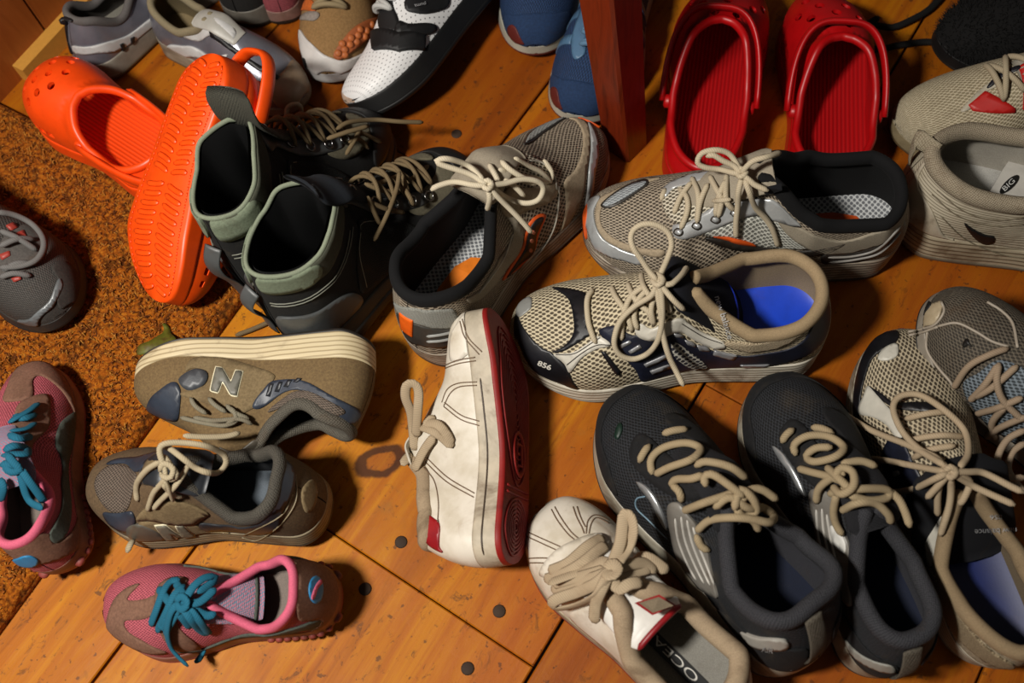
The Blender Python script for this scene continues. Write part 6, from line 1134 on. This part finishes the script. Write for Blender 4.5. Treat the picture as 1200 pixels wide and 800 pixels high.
# ---- white shoes at the right edge
def nike():
    S = Shoe('running_shoe', 'nike', 'run', 'off-white ribbed running shoe with a black swoosh, next to a pale mesh shoe')
    wh = M('leather', 'b5ab98', 'a59a86', grime=.4); lin = M('cloth', 'aca69a', grime=.3)
    basic(S, M('ribbed', 'b3a994', '857a66', scale=1.6, grime=.4), M('ribbed', 'a89c84', '6e6350', scale=1.3, grime=.5), M('rubber', '6a6050', grime=.4), lin, M('cloth', 'b4b2ac', grime=.3), M('weave', 'a09480', '7a6e5a', grime=.3), .008, rh=.010)
    S.panel('swoosh', [(1128,248),(1140,256),(1153,262),(1163,264),(1161,271),(1150,272),(1138,263)], M('plain', '0d0d0d', grime=0), .0016)
    S.panel('heel_counter', [(1055,186),(1064,178),(1074,200),(1090,232),(1104,262),(1112,290),(1082,284),(1064,262),(1056,225)], wh, .0016)
    seams(S, [[(1090,215),(1120,240),(1160,252),(1200,250)], [(1100,240),(1130,268),(1170,285),(1200,290)], [(1096,210),(1126,234),(1160,245),(1200,242)]], M('plain', '6a604e', grime=0), .0007)
    S.tongue(M('cloth', 'b0aaa0', grime=.2), t0=.2, ext=.03)
    laces(S, M('lace', 'a89a80'), [], .003, bars=([.54, .6, .66, .72], [.3, .3, .3, .28]))
    a = [S.U(np.array([tau_of(.004)]), np.array([v]), o)[0] for v, o in ((.5,.003),(.3,.008),(.1,.012),(.02,.012))] + [S.q(np.array([.012, 0, S.L*.33])) ]
    mb = MB(); P = resample(spline(a, 6), .004); mb.tube(P, .010, .0016, 10, [S.q.R @ np.array([-1, 0, .2])]*len(P), taper=False); mb.build('pull_tab', M('weave', '9c917c', '7e735e'), S.root)
    c = lambda p: cr((800,0), 2.9975, p)
    def at(x, y, z): return fl(x + S.dpx[0], y + S.dpx[1], z)
    def plate(nm, q, m, z, th=.0008):
        b = MB(); P = [at(x, y, z) for x, y in q]; n = len(P); b.add(P + [p - np.array([0, 0, th]) for p in P], [tuple(range(n))[::-1], tuple(range(n, 2*n))] + [(i, (i+1) % n, n+(i+1) % n, n+i) for i in range(n)]); return b.build(nm, m, S.root, smooth=False)
    plate('tongue_label', c([(1052,668),(1085,615),(1120,555),(1165,490),(1200,470),(1260,470),(1260,640),(1200,655),(1130,682)]), M('leather', 'c4c0b8', grime=.15), .062, .006)
    plate('label_badge', [(1181 + 15*math.cos(a)*.72 + 6*math.sin(a)*.6, 203 - 15*math.cos(a)*.68 + 6*math.sin(a)*.65) for a in np.arange(18)*math.pi/9], M('plain', '0c0c0c', grime=0), .0632)
    cu = bpy.data.curves.new('t', 'FONT'); cu.body = 'BIG'; to = bpy.data.objects.new('t', cu); COL.objects.link(to); me = to.to_mesh(); V = np.array([v.co for v in me.vertices]); F = [tuple(p.vertices) for p in me.polygons]; to.to_mesh_clear(); bpy.data.objects.remove(to); bpy.data.curves.remove(cu)
    S.obj('lettering', [at(1175 + v[0]*8.6 - v[1]*5.5, 212 - v[0]*8.2 - v[1]*6.0, .0638) for v in V], F, M('plain', 'd0d0cc', grime=0), None, None, False)
nike()
def meshW():
    S = Shoe('running_shoe', 'meshW', 'run', 'pale mesh shoe with red side flashes behind the off-white swoosh shoe')
    basic(S, M('mesh', 'b9ad93', '85795f', scale=.8, grime=.35), M('rubber', '8a7c5e', grime=.5), M('rubber', '5a4a30', grime=.4), M('cloth', '8a8478'), M('cloth', '8a8478'), M('cloth', 'a09a8c'), .005, tongue=M('cloth', 'a09a8c'))
    c = lambda p: cr((800,0), 2.9975, p); rd = M('plain', 'b01812', grime=.1); wl = M('leather', 'b5ad9a', grime=.3)
    S.panel('side_flash', c([(985,395),(1045,345),(1150,405),(1150,420),(1000,415)]), rd, .0018, smooth=False); S.panel('side_flash', c([(1160,262),(1210,235),(1210,410),(1175,410)]), rd, .0018, smooth=False)
    S.panel('side_overlay', c([(960,410),(1040,330),(1160,255),(1200,225),(1210,240),(1100,320),(1050,350),(985,412)]), wl, .0014)
    S.panel('eyestay', c([(1050,335),(1090,290),(1160,258),(1165,272),(1110,295),(1070,330)]), M('plain', '15151c', grime=0), .0022)
    laces(S, M('lace', 'a89a80'), [], .003, bars=([.54, .6, .66, .72], [.3, .3, .3, .28]))
meshW()
# ---- the far row along the top
def silver():
    sv = M('leather', '7e7e86', '70707a', rough=.3, grime=.2, metal=.45); wh = M('leather', 'c2c2c0', grime=.25); bk = M('plain', '121214', grime=0); bei = M('leather', '94806a', '84705a', grime=.3)
    c = lambda p: cr((0,0), 2.9975, p)
    S = Shoe('sneaker', 'silverA', 'run', 'silver sneaker with black side stripes, heel to the wall, leftmost in the back row')
    basic(S, sv, M('rubber', '8a8478', grime=.4), M('rubber', '5a4e3c', grime=.3), M('cloth', '46423e'), M('cloth', '7a766c'), M('cloth', '5e5a58'), .0045, tongue=M('cloth', '6a6a70'))
    S.panel('heel_stripe', c([(236,100),(262,98),(256,215),(234,220)]), bk, .0018, smooth=False); S.panel('side_overlay', c([(258,185),(330,185),(420,160),(500,110),(545,80),(548,125),(480,170),(400,205),(330,212),(258,208)]), wh, .0016)
    for q in ([(415,180),(428,174),(452,215),(440,222)], [(452,158),(466,152),(484,186),(472,192)]): S.panel('side_stripe', c(q), bk, .0026, smooth=False, step=.004)
    mb = MB(); mb.tube(resample(spline([S.w3(x, y, l)[0] for x, y, l in ((84,33,.002),(74,30,.008),(70,34,.01),(78,36,.002))], 6), .003), .003, .001, 8); mb.build('pull_tab', bk, S.root)
    laces(S, M('lace', '9a9894'), [], .003, bars=([.54, .6, .66, .72], [.3, .3, .3, .28]))
    S = Shoe('sneaker', 'silverB', 'run', 'silver sneaker with beige toe, beside the upturned orange clog')
    basic(S, sv, M('rubber', '8f8574', grime=.4), M('rubber', '5a4e3c', grime=.3), M('cloth', '6a5c40'), M('cloth', '7a6a4c'), M('cloth', '857a60'), .0045)
    S.panel('toe_cap', c([(955,290),(1000,235),(1035,205),(1085,260),(1098,320),(1060,365),(1000,388),(960,340)]), bei, .0016)
    S.panel('side_overlay', c([(590,150),(660,150),(740,190),(800,180),(770,205),(690,190),(640,215),(600,180)]), wh, .0016); S.panel('eyestay', c([(640,60),(700,40),(790,60),(830,110),(790,150),(720,125),(660,125)]), wh, .0014)
    for q in ([(740,95),(760,110),(985,260),(975,272),(745,120)],): S.panel('side_stripe', c(q), bk, .0024, smooth=False)
    for q in ([(655,200),(668,195),(682,232),(668,232)], [(690,205),(703,202),(716,235),(702,238)]): S.panel('side_stripe', c(q), bk, .0026, smooth=False, step=.004)
    S.tongue(M('leather', 'a8a69e', grime=.2), t0=.16, ext=.035, wd=.02)
    laces(S, M('lace', '9a8c74'), [], name='lace_end', extra=lambda mb: mb.tube(resample(spline([fl(*p) for p in ((336,138,.02),(337,126,.028),(348,122,.03),(353,128,.022),(350,142,.004))], 6), .004), .0028, None, 8))
silver()
def tan():
    S = Shoe('trail_shoe', 'tan', 'run', 'tan suede shoe with orange studs and white toe, between silver sneaker and white golf shoe')
    c = lambda p: cr((300,0), 2.9975, p); basic(S, M('suede', '8a6a42', '745834', grime=.25), M('rubber', 'b8b6b4', grime=.35), M('rubber', 'a09c96', grime=.3), M('cloth', '4a4038'), M('cloth', '6a6058'), M('cloth', '6a5238'), .006, tongue=M('cloth', '6a5238'))
    S.panel('toe_bumper', c([(140,110),(150,200),(200,285),(290,292),(380,240),(440,150),(430,110),(380,180),(300,215),(240,200),(180,150)]), M('leather', 'c4c0bc', grime=.25), .0022)
    st = S.panel('stud_patch', c([(262,200),(290,150),(340,95),(430,65),(448,85),(435,115),(380,140),(330,180),(285,212)]), M('rubber', '9a5228', grime=.2), .0028)
    for x, y in ((278,190),(300,178),(292,158),(318,160),(340,150),(322,138),(345,128),(352,108),(368,132),(375,112),(392,90),(400,115),(420,95),(436,85),(412,120),(388,140),(300,195)):
        p = cr((300,0), 2.9975, [(x,y)])[0]; t, v, _ = S.tv(*p); C = S.U(np.array([t]), np.array([v]), .002)[0]; N = S.nw(np.array([t]), np.array([v]))[0]; u = np.cross(N, [0.3, 0, 1.]); u /= np.linalg.norm(u); w = np.cross(N, u)
        S.obj('stud', [C + (u*math.cos(a)+w*math.sin(a))*r + N*h for r, h in ((.0042,0),(.0038,.0022),(.0022,.0034)) for a in np.arange(10)*.6283], grid_faces(3, 10, True) + [tuple(range(20, 30))], M('rubber', 'b0602c', grime=.15), None, st)
    S.panel('side_flash', c([(80,0),(180,-5),(200,25),(195,45),(140,40),(100,20)]), M('suede', 'b85a20', '9a4a18', grime=.2), .0018); S.panel('side_overlay', c([(130,60),(200,45),(215,60),(190,78),(150,75)]), M('suede', '8a8078', grime=.2), .002)
    S.panel('toe_mark', c([(160,205),(170,212),(178,240),(168,232),(164,220)]), M('plain', '181818', grime=0), .003, step=.003)
    laces(S, M('lace', '8a7a5c'), [], .003, bars=([.54, .6, .66, .72, .78], [.3, .3, .3, .28, .26]))
tan()
def golf():
    S = Shoe('golf_shoe', 'golf', 'canvas', 'white perforated leather shoe with black strap, lying tilted in the back row')
    c = lambda p: cr((300,0), 2.9975, p); bk = M('leather', '0a0a0b', '111113', rough=.6, grime=0)
    S.skin('upper', M('perf', 'dcdcdc', '6a6a6c', scale=1.2, grime=.12, gcol='7a5c48')); S.skin('lining', M('cloth', '15151a'), -.004); S.midsole(M('rubber', '0c0c0c', grime=.1)); S.outsole(M('rubber', '0a0a0a', grime=.1)); S.insole(M('cloth', '222226')); S.collar(M('cloth', '0c0c0e'), .006)
    S.panel('eyestay', c([(492,30),(520,-10),(548,10),(540,80),(560,140),(545,178),(500,176),(490,110)]), bk, .0016); S.panel('side_panel', c([(545,175),(560,140),(600,150),(680,150),(690,175),(640,190),(560,186)]), bk, .0018)
    b = S.panel('badge', c([(585,60),(600,38),(660,33),(725,40),(736,65),(722,95),(660,115),(600,108),(580,90)]), bk, .0024)
    S.text('puma', cr((300,0), 2.9975, [(655,72)])[0], (-6.2,1.2), (.9,5.5), M('plain', '9a9a9c', grime=0), lift=.004)
    S.panel('strap', c([(470,180),(560,183),(650,190),(645,245),(560,248),(472,244)]), bk, .004, smooth=False)
    S.panel('toe_stain', c([(338,395),(352,388),(378,405),(400,425),(378,440),(350,438)]), M('perf', 'b09a88', '705c4a', scale=1.2, grime=.3), .0004)
    S.tongue(M('leather', 'c8c8c8', grime=.15), t0=.1, ext=.02)
    laces(S, M('lace', 'b8b8b4'), [], .003, bars=([.5, .56, .62], [.28, .28, .26]))
golf()
def blues():
    for key, lab in (('blueA', 'blue mesh running shoe behind the other blue one, toe out'), ('blueB', 'blue mesh running shoe half hidden behind the wooden leg')):
        S = Shoe('running_shoe', key, 'run', lab); nv = M('suede', '1e3558', '182b48', grime=.15); lt = M('leather', '4a6c8a', '3e5c78', grime=.15)
        basic(S, M('mesh', '203a60', '10203a', scale=.7, grime=.15), M('foam', 'a8a698', grime=.3), M('rubber', '5a2018', grime=.2), M('cloth', '14202e'), M('cloth', '26384c'), M('cloth', '22364e'), .006, tongue=M('cloth', '284464'))
        S.panel('toe_cap', [(.995,-.98),(.9,-.98),(.86,-.8),(.91,-.4),(.92,0),(.91,.4),(.86,.8),(.9,.98),(.995,.98)], nv, .0014, px=False)
        T = 1 if key == 'blueA' else 1
        tt = [(.975,-.97),(.94,-.97),(.915,-.85),(.93,-.6),(.96,-.55),(.99,-.75)]
        S.panel('toe_bumper', [(a, -b*S_SIGN) for a, b in tt], M('rubber', '5c1c16', grime=.2), .0024, px=False)
        for sg in (1, -1):
            S.panel('eyestay', [(.82,sg*.1),(.84,sg*.24),(.74,sg*.4),(.6,sg*.44),(.52,sg*.4),(.5,sg*.28),(.6,sg*.24),(.74,sg*.18)], lt, .0016, px=False)
            for k in range(3): S.panel('side_strap', [(.78-.1*k,sg*.38),(.74-.1*k,sg*.40),(.70-.1*k,sg*.9),(.73-.1*k,sg*.92)], lt, .0014, px=False, smooth=False)
        laces(S, M('lace', '5a7c98', grime=.1), [], .0028, bars=([.56, .62, .68, .74, .79], [.28, .28, .26, .24, .2]))
S_SIGN = -1
blues()
# ---- things only partly in the frame
def partials():
    # pink heel behind the tan shoe
    def plain_shoe(name, key, heel, toe, label, up, mid, L, lacec='2a2a2a', templ='run', z0=0., grp=None, bars=True):
        h, t = fl(*heel), fl(*toe); m = (h+t)/2; k = dict(FIT[key]); k.update(x=float(m[0]), y=float(m[1]), yaw=math.atan2(*(t-h)[1::-1]), L=L, pitch=0, roll=0, z0=z0, ox=0, oy=0); FIT['_tmp'] = k
        S = Shoe(name, '_tmp', templ, label); basic(S, up, mid, M('rubber', '15130f', grime=.3), M('cloth', '15151a'), M('cloth', '3a3836'), M('cloth', '2a2826'), .006, tongue=M('cloth', '2a2a2c'))
        if bars: laces(S, M('lace', lacec), [], .0028, bars=([.56, .62, .68, .74], [.28, .28, .26, .24]))
        return S
    plain_shoe('sneaker', 'tan', (338,44), (318,-120), 'pink sneaker heel peeking out left of the tan suede shoe', M('mesh', '9a4a50', '6a2e36', scale=.6), M('rubber', '8a6a60', grime=.4), .2, '8a6a6a')
    plain_shoe('sneaker', 'tan', (300,6), (355,-125), 'dark sneaker with grey sole edge behind the silver sneakers', M('suede', '1e1c1a', '141312'), M('rubber', '6a655c', grime=.4), .27)
    S = plain_shoe('boot_shoe', 'tan', (1060,-200), (1010,4), 'dark grey shoe behind the red clogs with long black laces trailing over the boards', M('suede', '2c2a28', '1e1d1c'), M('rubber', '4a4844', grime=.4), .28, '0a0a0a')
    mb = MB()
    for q in ([(1000,40),(1023,30),(1045,32),(1066,24),(1090,10),(1112,-14)], [(1012,52),(1030,58),(1053,53),(1087,49),(1110,54),(1140,62)], [(1030,20),(1010,34),(1000,50),(1012,62)]): mb.tube(resample(spline([fl(*p, .006) for p in q], 8), .004), .0042, .0032, 8)
    mb.build('loose_lace', M('lace', '0c0b0a', grime=.1), S.root)
    S.root.name = 'shoe'
    # black slipper at top right
    S = plain_shoe('slipper', 'tan', (1345,0), (1118,74), 'black fleece slipper in the dark corner behind the pale mesh shoe', M('cloth', '070606', grime=0), M('rubber', '070606', grime=0), .30, bars=False)
    fz = []; F = []
    for i in range(5000):
        t, v = RNG.uniform(.35, .995), RNG.uniform(-.98, .98); tau = tau_of(t); P = S.U(np.array([tau]), np.array([v+1e-6]))[0]; N = S.nw(np.array([tau]), np.array([v+1e-6]))[0] if i % 1 == 0 else N
        d = RNG.normal(0, 1, 3); d -= N*np.dot(d, N); d /= np.linalg.norm(d); w = np.cross(N, d)*.0005; b = len(fz); fz += [P-w, P+w, P + N*RNG.uniform(.003,.007) + d*.003]; F.append((b, b+1, b+2))
    o = mkobj('fleece_pile', fz, F, M('cloth', '090807', grime=0), S.root, None, False); o['kind'] = 'stuff'
    # dark green mesh shoe at the right edge
    S = plain_shoe('sneaker', 'tan', (1440,470), (1214,352), 'dark green mesh shoe, only its toe showing below the off-white swoosh shoe', M('mesh', '15241c', '080e0a', scale=.7), M('rubber', '8a6a40', grime=.4), .21, '1c2a22')
partials()
# ---- a fallen leaf on the mat
def leaf():
    z = .021; pts = [(163,418),(166,408),(178,404),(186,396),(192,388),(190,378),(196,380),(200,390),(206,396),(210,402),(206,408),(198,412),(186,412),(176,418)]
    gm = NT('dry_leaf'); n = gm.noise(60, 4); gm.link(gm.ramp(n, [(.3, srgb('4a3410')), (.5, srgb('5a5a14')), (.7, srgb('3e5212'))]), gm.b.inputs['Base Color']); gm.b.inputs['Roughness'].default_value = .6
    P = np.array([fl(*p, z) for p in pts]); B = resample(spline(P[:, :2], 4, True), .004, True); Q, T = cdt(B, .006); c = Q.mean(0)
    V = [(x, y, z + .006*abs(math.sin(x*90)) + .004*math.sin(y*120)) for x, y in Q]; V2 = [(x, y, h-.0006) for x, y, h in V]; n_ = len(V); e = border(T)
    o = mkobj('leaf', V + V2, list(T) + [(a+n_, c_+n_, b+n_) for a, b, c_ in T] + [(b, a, a+n_, b+n_) for a, b in e], gm.m, None, None, True, loc=[float(c[0]), float(c[1]), z])
    tag(o, 'curled green and brown leaf on the doormat by the tipped brown shoe', 'leaf')
leaf()
# ---------------------------------------------------------------- light and camera
def lights():
    l = bpy.data.lights.new('ceiling_lamp', 'AREA'); l.shape = 'DISK'; l.size = .16; l.energy = 24; l.color = (1., .955, .88)
    o = bpy.data.objects.new('ceiling_lamp', l); COL.objects.link(o); o.location = (-.64, .06, 1.22)
    d = Vector((0, .38, 0)) - o.location; o.rotation_euler = d.to_track_quat('-Z', 'Y').to_euler()
    w = bpy.data.worlds.new('room'); SC.world = w; w.use_nodes = True; bg = w.node_tree.nodes['Background']; bg.inputs[0].default_value = (1, .93, .85, 1); bg.inputs[1].default_value = .06
def camera():
    c = bpy.data.cameras.new('camera'); o = bpy.data.objects.new('camera', c); COL.objects.link(o); c.sensor_width = 36; c.lens = FPX/1200*36; c.clip_start = .01; c.dof.use_dof = True; c.dof.focus_distance = .93; c.dof.aperture_fstop = 4.5
    R = np.stack([RWC @ np.array([1., 0, 0]), RWC @ np.array([0, -1., 0]), RWC @ np.array([0, 0, -1.])], 1)
    m = Matrix([list(R[i]) + [float(CAM[i])] for i in range(3)] + [[0, 0, 0, 1]]); o.matrix_world = m; SC.camera = o
lights(); camera()
SC.view_settings.view_transform = 'Standard'; SC.view_settings.look = 'None'; SC.view_settings.gamma = 1; SC.view_settings.exposure = 0; SC.view_settings.use_curve_mapping = False
